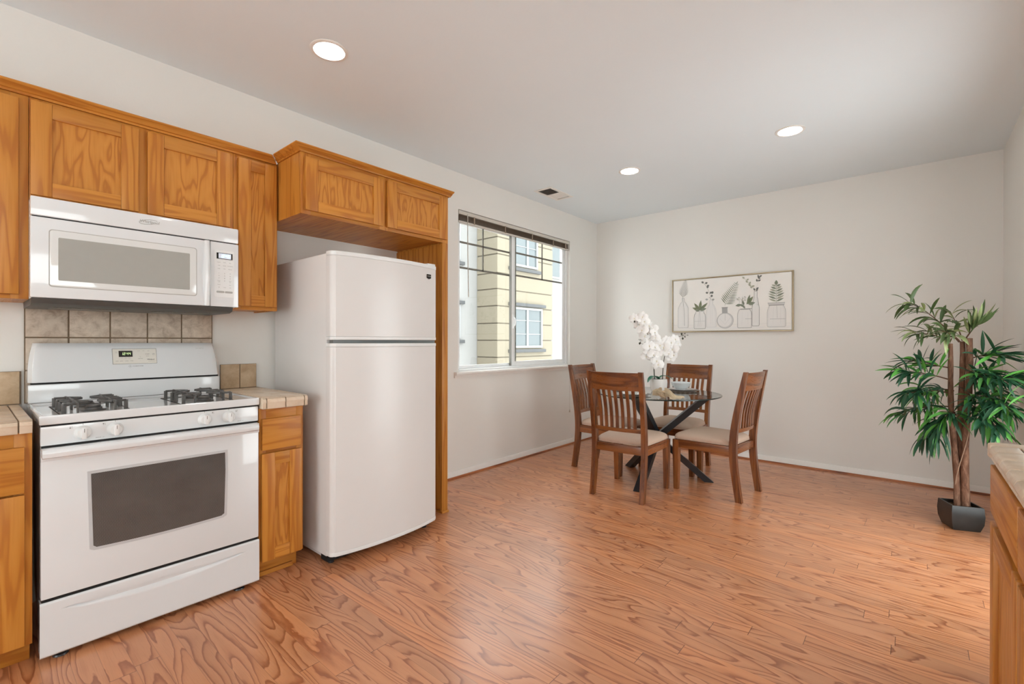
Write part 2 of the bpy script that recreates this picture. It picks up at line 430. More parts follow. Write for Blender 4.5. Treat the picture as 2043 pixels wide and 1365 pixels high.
b = MB().box(WK, WK+0.12, YR, KY0, 0, H).box(WK, WK+0.12, KY1, 2.9, 0, H).box(WK, WK+0.12, KY0, KY1, 0, KZ0).box(WK, WK+0.12, KY0, KY1, KZ1, H)
struct('wall_kitchen', b, wall_m)
RX0, RX1, RZ1 = 0.9, 3.1, 2.1
b = MB().box(0, RX0, YR-0.12, YR, 0, H).box(RX1, WK, YR-0.12, YR, 0, H).box(RX0, RX1, YR-0.12, YR, RZ1, H)
struct('wall_rear', b, wall_m)
# skirting: white board with a stained shoe strip at the floor
b = MB().prism([(0, 0), (0.014, 0), (0.014, 0.05), (0.008, 0.062), (0, 0.062)], lambda p, q, t: (p, t, q), 2.79, D)
struct('baseboard_left', b, trim_m)
b = MB().prism([(0, 0), (0.014, 0), (0.014, 0.05), (0.008, 0.062), (0, 0.062)], lambda p, q, t: (t, D-p, q), 0.014, W)
struct('baseboard_back', b, trim_m)
b = MB().prism([(0, 0), (0.014, 0), (0.014, 0.05), (0.008, 0.062), (0, 0.062)], lambda p, q, t: (W-p, t, q), 4.61, D-0.014)
struct('baseboard_right', b, trim_m)
sh = [(0, 0), (0.013, 0), (0.012, 0.007), (0.007, 0.013), (0, 0.016)]
struct('trim_1', MB().prism(sh, lambda p, q, t: (0.014+p, t, q), 2.79, D-0.014), shoe_wood)
struct('trim_2', MB().prism(sh, lambda p, q, t: (t, D-0.014-p, q), 0.027, W-0.014), wood('stained_shoe_moulding_back', 0, S(176, 108, 66), S(160, 92, 54), S(120, 64, 36)))

# ---- the dining window
def window(name, frame_fn):
    o = bpy.data.objects.new(name, None); COL.objects.link(o); o['kind'] = 'structure'; OFF[o] = Vector((0, 0, 0)); return o
w1 = window('window_1', None)
def rect_frame(mb, x0, x1, y0, y1, z0, z1, t, mat=0, bev=0.003, tb=None, tt=None):
    tb = t if tb is None else tb; tt = t if tt is None else tt
    mb.box(x0, x1, y0, y0+t, z0, z1, bev, mat).box(x0, x1, y1-t, y1, z0, z1, bev, mat)
    mb.box(x0, x1, y0+t, y1-t, z0, z0+tb, bev, mat).box(x0, x1, y0+t, y1-t, z1-tt, z1, bev, mat); return mb
part('frame', rect_frame(MB(), -0.115, -0.035, WY0+0.001, WY1-0.001, WZ0+0.001, WZ1-0.001, 0.042, tb=0.022), vinyl, w1)
s1 = part('sash', rect_frame(MB(), -0.108, -0.082, WY0+0.044, 4.30, WZ0+0.024, WZ1-0.044, 0.05, tb=0.03), vinyl, w1)
part('pane', MB().box(-0.096, -0.092, WY0+0.09, 4.26, WZ0+0.05, WZ1-0.09), pane_m, s1)
s2 = part('sash', rect_frame(MB(), -0.078, -0.045, 4.20, WY1-0.044, WZ0+0.024, WZ1-0.044, 0.047), vinyl, w1)
part('stile_shade_strip', MB().box(-0.081, -0.079, 4.20, 4.305, WZ0+0.03, WZ1-0.05).box(-0.080, -0.05, 4.1965, 4.1995, WZ0+0.03, WZ1-0.05), grid_m, s2)  # grey strips stand in for shade on the meeting stiles
part('pane', MB().box(-0.064, -0.060, 4.24, WY1-0.085, WZ0+0.065, WZ1-0.09), pane_m, s2)
def grille(x, y0, y1, ym, parent, z1_, z2_):
    b = MB()
    for z in (z1_, z2_): b.box(x-0.004, x+0.004, y0, y1, z-0.009, z+0.009, 0.002)
    b.box(x-0.004, x+0.004, ym-0.008, ym+0.008, z2_-0.009, WZ1-0.08, 0.002)
    part('grille', b, grid_m, parent)
grille(-0.089, WY0+0.09, 4.255, 3.82, s1, 2.108, 1.875)
grille(-0.057, 4.245, WY1-0.09, 4.722, s2, 2.112, 1.880)
b = MB().box(-0.045, -0.033, 4.212, 4.232, 1.33, 1.47, 0.004).tube([(-0.035, 4.222, 1.445), (-0.02, 4.222, 1.43), (-0.016, 4.222, 1.40), (-0.02, 4.222, 1.37), (-0.035, 4.222, 1.355)], 0.007, 8)
part('latch', b, vinyl, s2)
b = MB().prism([(0.0008, 0.878), (0.012, 0.878), (0.014, 0.90), (0.036, 0.903), (0.040, 0.914), (0.036, 0.927), (0.0008, 0.927)], lambda p, q, t: (p, t, q), WY0-0.05, WY1+0.05)
b.box(-0.034, 0.001, WY0+0.001, WY1-0.001, 0.9255, 0.928)
part('sill', b, trim_m, w1)
# ---- invented openings behind the camera for daylight: patio door and kitchen window
dr = window('added_door_1', None)
b = MB()
for x in (RX0, (RX0+RX1)/2-0.04, RX1-0.08): b.box(x, x+0.08, YR-0.09, YR-0.03, 0, RZ1, 0.004)
b.box(RX0+0.08, RX1-0.08, YR-0.09, YR-0.03, RZ1-0.08, RZ1, 0.004).box(RX0+0.08, RX1-0.08, YR-0.09, YR-0.03, 0, 0.06, 0.004)
part('frame', b, vinyl, dr)
part('pane', MB().box(RX0+0.08, RX1-0.08, YR-0.063, YR-0.058, 0.06, RZ1-0.08), pane_m, dr)
w2 = window('added_window_2', None)  # unseen window, invented to light the kitchen
b = MB()
for y in (KY0, (KY0+KY1)/2-0.03, KY1-0.06): b.box(WK+0.03, WK+0.09, y, y+0.06, KZ0, KZ1, 0.004)
b.box(WK+0.03, WK+0.09, KY0+0.06, KY1-0.06, KZ1-0.06, KZ1, 0.004).box(WK+0.03, WK+0.09, KY0+0.06, KY1-0.06, KZ0, KZ0+0.06, 0.004)
part('frame', b, vinyl, w2)
part('pane', MB().box(WK+0.058, WK+0.062, KY0+0.06, KY1-0.06, KZ0+0.06, KZ1-0.06), pane_m, w2)

w3 = window('added_door_2', None)  # unseen glass door, added to brighten the dining end and ceiling
b = MB()
for y in (SY0, (SY0+SY1)/2-0.03, SY1-0.06): b.box(W+0.03, W+0.09, y, y+0.06, SZ0, SZ1, 0.004)
b.box(W+0.03, W+0.09, SY0+0.06, SY1-0.06, SZ1-0.06, SZ1, 0.004).box(W+0.03, W+0.09, SY0+0.06, SY1-0.06, SZ0, SZ0+0.06, 0.004)
part('frame', b, vinyl, w3)
part('pane', MB().box(W+0.058, W+0.062, SY0+0.06, SY1-0.06, SZ0+0.06, SZ1-0.06), pane_m, w3)

# ------------------------------------------------------------------ neighbour's building seen through the window
nb = thing('neighboring_building', 'cream and white building outside the window with grey window trim', 'building', (-4.1, 8.5, -3))
XW, XC = -4.1, -3.5
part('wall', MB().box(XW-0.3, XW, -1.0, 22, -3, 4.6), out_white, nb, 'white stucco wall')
b = MB(); gz = [-3, -2.37, -2.01, -1.65, -1.29, -0.93, -0.57, -0.21, 0.15, 0.505, 0.863, 1.219, 1.577, 1.94, 2.294, 2.628, 3.02, 3.374, 3.73, 4.09, 4.6]
for a, c in zip(gz, gz[1:]): b.box(XW+0.001, XC, 7.772, 9.73, a+0.011, c-0.011, 0.006, 0, 1)
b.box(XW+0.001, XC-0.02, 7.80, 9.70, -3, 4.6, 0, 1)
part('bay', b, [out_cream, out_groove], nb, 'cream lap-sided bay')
def far_window(y0, y1, z0, z1, x, mull=None, head=False, sill=True, bars=()):
    fr = part('window', rect_frame(MB(), x-0.02, x+0.035, y0, y1, z0, z1, 0.05, 0, 0.004), out_frame, nb)
    b = MB()
    if mull: b.box(x, x+0.03, mull-0.03, mull+0.03, z0+0.05, z1-0.05)
    for z in bars: b.box(x+0.004, x+0.02, y0+0.05, y1-0.05, z-0.008, z+0.008)
    if b.v: part('bar', b, out_frame, fr)
    part('pane', MB().box(x+0.002, x+0.008, y0+0.045, y1-0.045, z0+0.045, z1-0.045), out_glass, fr)
    if sill: part('window_ledge', MB().box(x, x+0.07, y0-0.08, y1+0.09, z0-0.10, z0-0.03, 0.006), out_grey, fr)
    if head: part('window_head', MB().box(x, x+0.07, y0-0.08, y1+0.09, z1+0.02, z1+0.09, 0.006), out_grey, fr)
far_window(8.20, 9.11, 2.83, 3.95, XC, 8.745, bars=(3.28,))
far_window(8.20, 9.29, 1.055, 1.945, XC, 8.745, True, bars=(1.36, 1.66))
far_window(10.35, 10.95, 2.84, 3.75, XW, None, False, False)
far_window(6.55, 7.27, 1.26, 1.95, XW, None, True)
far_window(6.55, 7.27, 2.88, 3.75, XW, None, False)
single('paved_yard', MB().box(-14, -0.125, -6, 24, -3.1, -3.0), out_ground, 'grey paved yard between the two buildings below the window', 'yard', (-6, 8, -3.0))['kind'] = 'structure'

# ------------------------------------------------------------------ cabinets
def shaker(parent, y0, y1, z0, z1, x, d=1, st=0.064, rail=0.06, th=0.019, name='door'):
    """frame-and-panel door, back face at x, facing d"""
    xa, xb = (x, x+th) if d > 0 else (x-th, x)
    b = MB()
    b.box(xa, xb, y0, y0+st, z0, z1, 0.0025, 0).box(xa, xb, y1-st, y1, z0, z1, 0.0025, 0)
    b.box(xa, xb, y0+st, y1-st, z0, z0+rail, 0.0022, 1).box(xa, xb, y0+st, y1-st, z1-rail, z1, 0.0022, 1)
    dr_ = part(name, b, [oak_v, oak_h], parent)
    p0, p1 = (xa+0.002, xb-0.010) if d > 0 else (xa+0.010, xb-0.002)
    part('panel', MB().box(p0, p1, y0+st-0.004, y1-st+0.004, z0+rail-0.004, z1-rail+0.004), oak_p, dr_)
    return dr_
def carcass(parent, x0, x1, y0, y1, z0, z1, stiles, rails, th=0.019, d=1, floor_z=None):
    """box with a face frame on the room side; stiles = y intervals, rails = (y0,y1,z0,z1)"""
    b = MB()
    fx0, fx1 = (x1-th, x1) if d > 0 else (x0, x0+th)
    bx0, bx1 = (x0, x1-th) if d > 0 else (x0+th, x1)
    b.box(bx0, bx1, y0, y0+0.016, z0, z1, 0, 0).box(bx0, bx1, y1-0.016, y1, z0, z1, 0, 0)
    zf = z0 if floor_z is None else floor_z
    b.box(bx0, bx1, y0+0.016, y1-0.016, zf, zf+0.014, 0, 2).box(bx0, bx1, y0+0.016, y1-0.016, z1-0.014, z1, 0, 2)
    xb = bx0 if d > 0 else bx1-0.006
    b.box(xb, xb+0.006, y0+0.016, y1-0.016, zf+0.014, z1-0.014, 0, 0)
    fb = MB()
    for a, c in stiles: fb.box(fx0, fx1, a, c, z0, z1, 0.0012, 0)
    for a, c, e, g in rails: fb.box(fx0, fx1, a, c, e, g, 0.0012, 1)
    bo = part('box', b, [oak_v, oak_h, oak_x], parent)
    part('face_frame', fb, [oak_v, oak_h], parent)
    return bo
XU = 0.2895; G = 0.0015
c1 = thing('wall_cabinet', 'tall oak wall cabinet at the left edge, beside the microwave', 'cabinet', (0.15, 0.5, 1.371), 'oak wall cabinets')
carcass(c1, 0.001, XU, 0.20, 0.7475, 1.371, 2.205, [(0.20, 0.24), (0.695, 0.7475)], [(0.24, 0.695, 1.371, 1.42), (0.24, 0.695, 2.15, 2.205)])
shaker(c1, 0.225, 0.718, 1.389, 2.185, XU+0.001)
c2 = thing('wall_cabinet', 'short two-door oak cabinet directly above the microwave', 'cabinet', (0.15, 1.13, 1.782), 'oak wall cabinets')
carcass(c2, 0.001, XU, 0.7475+G, 1.511, 1.782, 2.205, [(0.749, 0.79), (1.09, 1.155), (1.47, 1.511)], [(0.79, 1.09, 1.782, 1.83), (0.79, 1.09, 2.15, 2.205), (1.155, 1.47, 1.782, 1.83), (1.155, 1.47, 2.15, 2.205)])
shaker(c2, 0.7515, 1.1055, 1.803, 2.191, XU+0.001); shaker(c2, 1.139, 1.4925, 1.803, 2.191, XU+0.001)
c3 = thing('wall_cabinet', 'narrow tall oak wall cabinet between microwave and refrigerator', 'cabinet', (0.15, 1.63, 1.371), 'oak wall cabinets')
carcass(c3, 0.001, XU, 1.511+G, 1.741, 1.371, 2.205, [(1.5125, 1.55), (1.71, 1.741)], [(1.55, 1.71, 1.371, 1.42), (1.55, 1.71, 2.15, 2.205)], floor_z=1.378)
shaker(c3, 1.533, 1.7295, 1.391, 2.189, XU+0.001, st=0.062)
crown_prof = [(0.0, 0.0), (0.008, 0.0), (0.012, 0.008), (0.02, 0.010), (0.028, 0.020), (0.040, 0.024), (0.046, 0.032), (0.046, 0.036), (-0.02, 0.036), (-0.02, 0.0)]
b = MB().prism(crown_prof, lambda p, q, t: (XU+0.0005+p, t-(max(p, 0)+0.001 if t > 1 else 0), 2.2055+q), 0.20, 1.7425)
single('crown_molding', b, oak_h, 'long oak crown strip along the top of the left wall cabinets', 'molding', (XU, 1.0, 2.2055))
# cabinet over the refrigerator with its tall end panel
FY0, FY1, XF = 1.744, 2.7885, 0.569
c4 = thing('refrigerator_cabinet', 'deep oak cabinet above the refrigerator with tall end panel to the floor', 'cabinet', (0.28, 2.26, 0))
carcass(c4, 0.001, XF, FY0, FY1, 1.886, 2.215, [(FY0, 1.80), (2.225, 2.30), (2.737, FY1)], [(1.80, 2.225, 1.886, 1.935), (1.80, 2.225, 2.155, 2.215), (2.30, 2.737, 1.886, 1.935), (2.30, 2.737, 2.155, 2.215)], floor_z=1.898)
shaker(c4, 1.763, 2.249, 1.906, 2.191, XF+0.001, st=0.07, rail=0.057); shaker(c4, 2.278, 2.765, 1.907, 2.196, XF+0.001, st=0.07, rail=0.057)
b = MB().box(0.001, XF-0.02, 2.765, FY1, 0.0, 1.8855, 0, 0).box(XF-0.0195, XF, 2.737, FY1, 0.0, 1.8855, 0.002, 0)
ep = part('end_panel', b, oak_v, c4)
part('shoe', MB().box(XF-0.06, XF+0.006, 2.735, FY1+0.008, 0.0, 0.014, 0.003), oak_h, ep)
b = MB().prism(crown_prof, lambda p, q, t: (XF+p, t-p*(t < 2), 2.2155+q*0.85), FY0, FY1+0.02)
b.prism(crown_prof, lambda p, q, t: (t+p, FY0-p, 2.2155+q*0.85), XU+0.002, XF)
part('crown', b, oak_h, c4)
# base cabinet right of the range
XB = 0.59
c5 = thing('base_cabinet', 'narrow oak base cabinet between the range and refrigerator', 'cabinet', (0.3, 1.636, 0), 'oak base cabinets')
carcass(c5, 0.001, XB, 1.5265, 1.748, 0.095, 0.8635, [(1.5265, 1.56), (1.712, 1.748)], [(1.56, 1.712, 0.095, 0.13), (1.56, 1.712, 0.63, 0.67), (1.56, 1.712, 0.79, 0.8635)])
part('drawer', MB().box(XB+0.001, XB+0.02, 1.535, 1.7295, 0.655, 0.8115, 0.004), oak_h, c5)
shaker(c5, 1.534, 1.733, 0.10, 0.638, XB+0.001, st=0.0625)
part('toe_kick', MB().box(0.40, 0.52, 1.53, 1.745, 0.0, 0.0945, 0.001).box(0.52, 0.535, 1.53, 1.72, 0.0, 0.022, 0.002), oak_h, c5)
# base cabinet left of the range
c6 = thing('base_cabinet', 'oak base cabinet at the left edge, on the left of the range', 'cabinet', (0.3, 0.45, 0), 'oak base cabinets')
XB2 = 0.60
carcass(c6, 0.001, XB2, 0.15, 0.737, 0.088, 0.8665, [(0.15, 0.19), (0.69, 0.737)], [(0.19, 0.69, 0.088, 0.13), (0.19, 0.69, 0.63, 0.67), (0.19, 0.69, 0.79, 0.8665)])
part('drawer', MB().box(XB2+0.001, XB2+0.02, 0.175, 0.7165, 0.649, 0.815, 0.004), oak_h, c6)
shaker(c6, 0.175, 0.7165, 0.095, 0.642, XB2+0.001)
part('toe_kick', MB().box(0.40, 0.525, 0.155, 0.735, 0.0, 0.0875, 0.001), oak_h, c6)

# ---- tiled worktops: grout bed, tiles and a rounded edge row
def worktop(name, label, y0, y1, joints, x_front, z0, z1, loc, end=None):
    b = MB(); g = 0.0022; e = 0.055
    b.box(0.001, x_front-0.006, y0+0.004, y1-0.004, z0+0.002, z1-0.004, 0, 1)
    js = [y0]+[j for j in joints if y0 < j < y1]+[y1]
    for a, c in zip(js, js[1:]):
        prof = [(x_front-e, z0-0.003), (x_front-0.005, z0-0.003), (x_front-0.002, z0+0.002), (x_front-0.003, z0+0.022), (x_front, z0+0.028), (x_front, z1-0.018), (x_front-0.004, z1-0.006), (x_front-0.014, z1), (x_front-e, z1)]
        b.prism(prof, lambda p, q, t: (p, t, q), a+g, c-g, 2, 0.002)
        x = x_front-e-2*g
        while x > 0.02:
            xa = max(0.002, x-0.105)
            b.box(xa, x, a+g, c-g, z0+0.02, z1, 0.002, 0); x = xa-2*g
    return single(name, b, [tile_top, grout_m, tile_edge], label, 'countertop', loc)
worktop('countertop', 'short cream tiled countertop between the range and refrigerator', 1.524, 1.752, [1.545, 1.637, 1.733], 0.642, 0.867, 0.919, (0.3, 1.63, 0.865))
worktop('countertop', 'cream tiled countertop at the left edge, left of the range', 0.15, 0.737, [0.28, 0.385, 0.49, 0.595, 0.70], 0.642, 0.870, 0.914, (0.3, 0.45, 0.868))
def splash(name, label, cells, y0, y1, z0, z1, tile, loc, th=0.010):
    b = MB().box(0.0005, th-0.003, y0, y1, z0, z1, 0, 1)
    for a, c, e, g in cells: b.box(0.001, th, a, c, e, g, 0.0025, 0)
    return single(name, b, [tile, grout_m], label, 'backsplash', loc)
g = 0.003; yj = [0.752, 0.898, 1.050, 1.200, 1.351, 1.499]; zj = [0.916, 1.065, 1.215, 1.369]
splash('tile_backsplash', 'square taupe stone tiles on the wall between range and microwave', [(a+g, c-g, e+g, h-g) for a, c in zip(yj, yj[1:]) for e, h in zip(zj, zj[1:])], 0.751, 1.50, 0.916, 1.3695, tile_taupe, (0.005, 1.12, 1.1))
splash('tile_backsplash', 'short row of two tan tiles above the small countertop beside the refrigerator', [(1.541, 1.641, 0.922, 1.062), (1.646, 1.735, 0.922, 1.062)], 1.5405, 1.736, 0.9195, 1.063, tile_tan, (0.005, 1.63, 0.92), 0.012)
splash('tile_backsplash', 'tan tiles above the countertop at the left edge', [(a+g/2, a+0.105-g/2, 0.918, 1.062) for a in (0.213, 0.318, 0.423, 0.528, 0.633)], 0.213, 0.742, 0.9145, 1.063, tile_tan, (0.005, 0.5, 0.92), 0.012)

# ------------------------------------------------------------------ gas range
RY0, RY1 = 0.756, 1.518
rg = thing('gas_range', 'white freestanding gas range below the microwave', 'stove', (0.32, 1.137, 0))
part('body', MB().box(0.03, 0.598, RY0+0.003, RY1-0.003, 0.048, 0.884, 0.004), white_enamel, rg)
for y in (0.815, 1.442):
    for x in (0.10, 0.575):
        b = MB().tube([(x, y, 0.004), (x, y, 0.05)], 0.006, 10, 1).lathe([(0.0, 0.012), (0.012, 0.012), (0.022, 0.006), (0.024, 0.0), (0.0, 0.0)], (x, y, 0), 20, 0)
        part('foot', b, [black_metal, steel], rg)
# cooktop: slab with a slightly dished top
bm = bmesh.new()
vs = [bm.verts.new(p) for p in [(x, y, z) for x in (0.09, 0.6145) for y in (RY0-0.003, RY1+0.0025) for z in (0.8865, 0.921)]]
fs = [(0, 1, 3, 2), (4, 6, 7, 5), (0, 4, 5, 1), (2, 3, 7, 6), (0, 2, 6, 4), (1, 5, 7, 3)]
FF = [bm.faces.new([vs[i] for i in f]) for f in fs]
bmesh.ops.recalc_face_normals(bm, faces=bm.faces[:])
bmesh.ops.inset_region(bm, faces=[FF[5]], thickness=0.016, depth=0.0)
bmesh.ops.inset_region(bm, faces=[FF[5]], thickness=0.008, depth=-0.006)
bmesh.ops.bevel(bm, geom=[e for e in bm.edges if e.calc_face_angle(0) > 0.9], offset=0.006, segments=3, affect='EDGES', profile=0.6, clamp_overlap=True)
b = MB().addbm(bm); bm.free()
ct = part('cooktop', b, white_enamel, rg)
ZC = 0.9152
def grate(y0, y1):
    """twin cast-iron grate over front and back burners"""
    x0, x1 = 0.238, 0.585; zt = 0.958; ym = (y0+y1)/2; t = 0.0065; h = 0.0095
    b = MB()
    def leg(x, y, dx, dy):
        b.bar((x+dx*0.007, y+dy*0.007, ZC), (x+dx*0.007, y+dy*0.007, zt-0.003), t if dx == 0 else 0.014, 0.014 if dx == 0 else t, (0, 1, 0), 0, 0.0015)
    def run(p, q): b.bar((p[0], p[1], zt-h/2), (q[0], q[1], zt-h/2), t, h, (0, 0, 1), 0, 0.0015)
    for (ca, cb) in ((x0, (x0+x1)/2-0.004), ((x0+x1)/2+0.004, x1)):
        cx = (ca+cb)/2
        if ca == x0:
            for yy in (y0+0.05, y1-0.05): run((ca+0.03, yy), (x1-0.03, yy))
        for (x, y) in ((ca+0.03, y0), (cb-0.03, y0)): leg(x, y, 0, 1); run((x, y+0.006), (x, y+0.05)); run((x, y+0.05), (cx+(x-cx)*0.35, ym-0.022))
        for (x, y) in ((ca+0.03, y1), (cb-0.03, y1)): leg(x, y, 0, -1); run((x, y-0.006), (x, y-0.05)); run((x, y-0.05), (cx+(x-cx)*0.35, ym+0.022))
        for (x, d) in ((ca, 1), (cb, -1)):
            for y in (y0+0.045, y1-0.045):
                leg(x, y, d, 0); run((x, y), (x+d*0.05, y)); run((x+d*0.05, y), (cx-d*0.012, ym+(y-ym)*0.25))
        pass
    gr = part('burner_grate', b, cast_iron, rg)
    e = MB()
    for (a, c, d, f) in ((x0-0.008, x1+0.004, y0-0.006, y0-0.003), (x0-0.008, x1+0.004, y1+0.003, y1+0.006), (x0-0.008, x0-0.005, y0-0.006, y1+0.006), (x1+0.001, x1+0.004, y0-0.006, y1+0.006)):
        e.box(a, c, d, f, ZC, ZC+0.0018)
    part('drip_edge', e, black_gap, ct)
    for cx in (x0+0.085, x1-0.085):
        bb = MB().lathe([(0.0, 0.0), (0.04, 0.0), (0.04, 0.003), (0.028, 0.006), (0.028, 0.013), (0.025, 0.015), (0.0, 0.015)], (cx, ym, ZC), 28)
        bb.lathe([(0.0, 0.015), (0.022, 0.015), (0.024, 0.018), (0.022, 0.023), (0.0, 0.024)], (cx, ym, ZC), 28)
        part('burner', bb, cast_iron, rg)
grate(0.818, 1.022); grate(1.212, 1.418)
# knob fascia
fa = part('front_panel', MB().box(0.56, 0.607, RY0+0.001, RY1-0.001, 0.808, 0.8795, 0.004), white_enamel, rg)
part('shadow_gap', MB().box(0.56, 0.604, RY0+0.004, RY1-0.004, 0.8795, 0.8868).box(0.56, 0.603, RY0+0.004, RY1-0.004, 0.800, 0.8082), black_gap, rg)
for i, y in enumerate((0.875, 0.972, 1.287, 1.386)):
    kz = 0.844
    b = MB().lathe([(0.0, 0.607), (0.027, 0.607), (0.027, 0.609), (0.024, 0.613), (0.022, 0.624), (0.019, 0.628), (0.0, 0.629)], (0, y, kz), 28, 0, 'x')
    b.box(0.612, 0.642, y-0.0075, y+0.0075, kz-0.022, kz+0.022, 0.004)
    k_ = part('knob', b, white_plastic, rg)
    part('pointer', MB().box(0.6415, 0.6424, y-0.001, y+0.001, kz+0.004, kz+0.018), key_grey, k_)
    b = MB()
    part('tick_mark', MB().box(0.6068, 0.6074, y-0.0006, y+0.0006, kz+0.029, kz+0.036), key_grey, fa)
    sy = -1 if i < 2 else 1; ym = y-0.034 if i < 2 else y+0.034
    for j in range(4):
        yy, zz = ym+(j % 2)*0.005-0.0025, 0.866+(j//2)*0.005
        hot = (j == (0 if i in (0, 3) else 2))
        b.box(0.6068, 0.6074, yy-(0.002 if hot else 0.001), yy+(0.002 if hot else 0.001), zz-(0.002 if hot else 0.001), zz+(0.002 if hot else 0.001))
    part('burner_symbol', b, key_grey, fa)
    if i in (0, 3): part('dial_lettering', MB().text('MEDIUM   LO', 0.0045, lambda p, q, y=y: (0.6074, y+0.05+p, 0.8165+q)), key_grey, fa)
# oven door
od = part('oven_door', MB().box(0.575, 0.6145, RY0+0.001, RY1-0.001, 0.2375, 0.7995, 0.006).box(0.60, 0.6205, RY0+0.001, RY1-0.001, 0.752, 0.7985, 0.004), white_enamel, rg)
b = MB().prism([(0.62, 0.770), (0.648, 0.7665), (0.660, 0.772), (0.662, 0.788), (0.656, 0.799), (0.640, 0.803), (0.62, 0.800)], lambda p, q, t: (p, t, q), RY0+0.002, RY1-0.016, 0, 0.003)
part('handle', b, white_enamel, od)
def winpoly(o):
    P_ = [(0.897-o, 0.680+o), (1.367+o, 0.680+o), (1.369+o, 0.60), (1.364+o, 0.397-o)]
    n = 14
    for i in range(n+1):
        t = i/n; P_.append((1.352+o*0.7-t*(0.438+1.4*o), 0.389-o-0.006*math.sin(PI*t)))
    P_ += [(0.904-o, 0.397-o), (0.899-o, 0.60)]
    return P_
part('window_rim', MB().prism(winpoly(0.011), lambda p, q, t: (t, p, q), 0.611, 0.6165, 0, 0.0), plain('pale_grey_rim', S(196, 197, 198), 0.35, mottle=0.01), od)
part('oven_window', MB().prism(winpoly(0.0), lambda p, q, t: (t, p, q), 0.612, 0.6175, 0, 0.0), oven_m, od)
part('shadow_gap', MB().box(0.56, 0.606, RY0+0.004, RY1-0.004, 0.226, 0.2385), black_gap, rg)
# warming drawer with a lens-shaped finger pull pressed into it
def dface(u, v):
    y = RY0-0.001+u*(RY1-RY0+0.002); z = 0.021+v*(0.2255-0.021)
    x = 0.6155
    t = (y-0.815)/(1.455-0.815)
    if 0 < t < 1:
        top = 0.189-0.004*t; low = top-0.043*math.sin(PI*t)**0.75*(1-0.25*t)
        if low < z < top:
            s = (z-low)/max(top-low, 1e-4); x -= 0.026*s**1.6*min(1, math.sin(PI*t)*3)
    if v < 0.03: x -= 0.006*(1-v/0.03)
    if v > 0.97: x -= 0.006*(v-0.97)/0.03
    return (x, y, z)
b = MB().grid(dface, 110, 120)
b.box(0.56, 0.606, RY0, RY1, 0.029, 0.2235)
dw = part('storage_drawer', b, white_enamel, rg, angle=50)
# backguard
part('riser', MB().box(0.03, 0.097, RY0+0.001, RY1-0.009, 0.9215, 1.004, 0.006), white_enamel, rg)
part('vent_slot', MB().box(0.03, 0.088, RY0+0.012, RY1-0.014, 1.0035, 1.0165), black_gap, rg)
def bx(z): return 0.108-0.05*((z-1.014)/0.174)-0.012*max(0, (z-1.165)/0.023)**2
out = []
ya0, ya1, yb0, yb1, zt = 0.757, 1.509, 0.776, 1.494, 1.189
def guard(u, v):
    z = 1.013+v*(zt-1.013)
    k = (z-1.013)/(zt-1.013)
    e = k**2.2
    y0 = ya0+(yb0-ya0)*e; y1 = ya1+(yb1-ya1)*e
    x = bx(z); ed = min(u, 1-u)
    if ed < 0.03: x -= 0.03*(1-ed/0.03)**2.5
    return (x, y0+u*(y1-y0), z)
b = MB().grid(guard, 60, 24)
n0 = len(b.v)
back = [(guard(u, v)[1], guard(u, v)[2]) for u, v in [(0, j/24) for j in range(25)]+[(i/60, 1) for i in range(1, 61)]+[(1, 1-j/24) for j in range(1, 25)]+[(1-i/60, 0) for i in range(1, 60)]]
fr_ = [guard(u, v) for u, v in [(0, j/24) for j in range(25)]+[(i/60, 1) for i in range(1, 61)]+[(1, 1-j/24) for j in range(1, 25)]+[(1-i/60, 0) for i in range(1, 60)]]
N = len(back); b.add([(0.012, y, z) for y, z in back]+fr_, [list(range(N))]+[[i, (i+1) % N, N+(i+1) % N, N+i] for i in range(N)])
bgd = part('backguard', b, white_enamel, rg, angle=40)
def on(y, z, o=0.0): return (bx(z)+o, y, z)
def plate(mb, y0, y1, z0, z1, o, th, mat=0):
    mb.add([on(y, z, o+d) for d in (0, th) for y, z in ((y0, z0), (y1, z0), (y1, z1), (y0, z1))], [(0, 1, 2, 3), (4, 5, 6, 7), (0, 1, 5, 4), (1, 2, 6, 5), (2, 3, 7, 6), (3, 0, 4, 7)], mat)
b = MB(); plate(b, 1.047, 1.224, 1.085, 1.161, -0.002, 0.003, 1); plate(b, 1.0485, 1.2225, 1.0865, 1.1595, -0.002, 0.0045, 0)
cp = part('control_plate', b, [cream_plastic, key_grey], bgd)
b = MB(); plate(b, 1.0715, 1.1255, 1.1205, 1.1505, 0.001, 0.002, 0)
cl = part('clock_display', b, black_plastic, cp)
b = MB(); digits(b, '12:44', lambda p, q: on(1.099+p, 1.136+q, 0.0034), 0.0125); part('digits', b, green_m, cl)
b = MB()
for body, y, z, s in [('BAKE', 1.064, 1.099, 0.0042), ('BROIL', 1.0815, 1.099, 0.0042), ('CLEAN', 1.101, 1.099, 0.0042), ('TIMER', 1.121, 1.099, 0.0042), ('TEMP/TIME', 1.156, 1.109, 0.0040), ('OVEN', 1.062, 1.145, 0.003), ('TIMED', 1.062, 1.140, 0.003), ('START', 1.186, 1.131, 0.006), ('ENTER', 1.186, 1.122, 0.004), ('OFF', 1.211, 1.132, 0.006), ('CANCEL', 1.211, 1.128, 0.003), ('+', 1.156, 1.117, 0.007), ('-', 1.156, 1.098, 0.007), ('CLOCK', 1.150, 1.148, 0.0032), ('LIGHT', 1.170, 1.148, 0.0032), ('LOCK', 1.190, 1.148, 0.0032), ('ON', 1.083, 1.1145, 0.003), ('LOCK', 1.098, 1.1135, 0.003), ('DELAY', 1.114, 1.1135, 0.003)]:
    b.text(body, s, lambda p, q, y=y, z=z: on(y+p, z+q, 0.0029))
part('key_print', b, key_grey, cp)
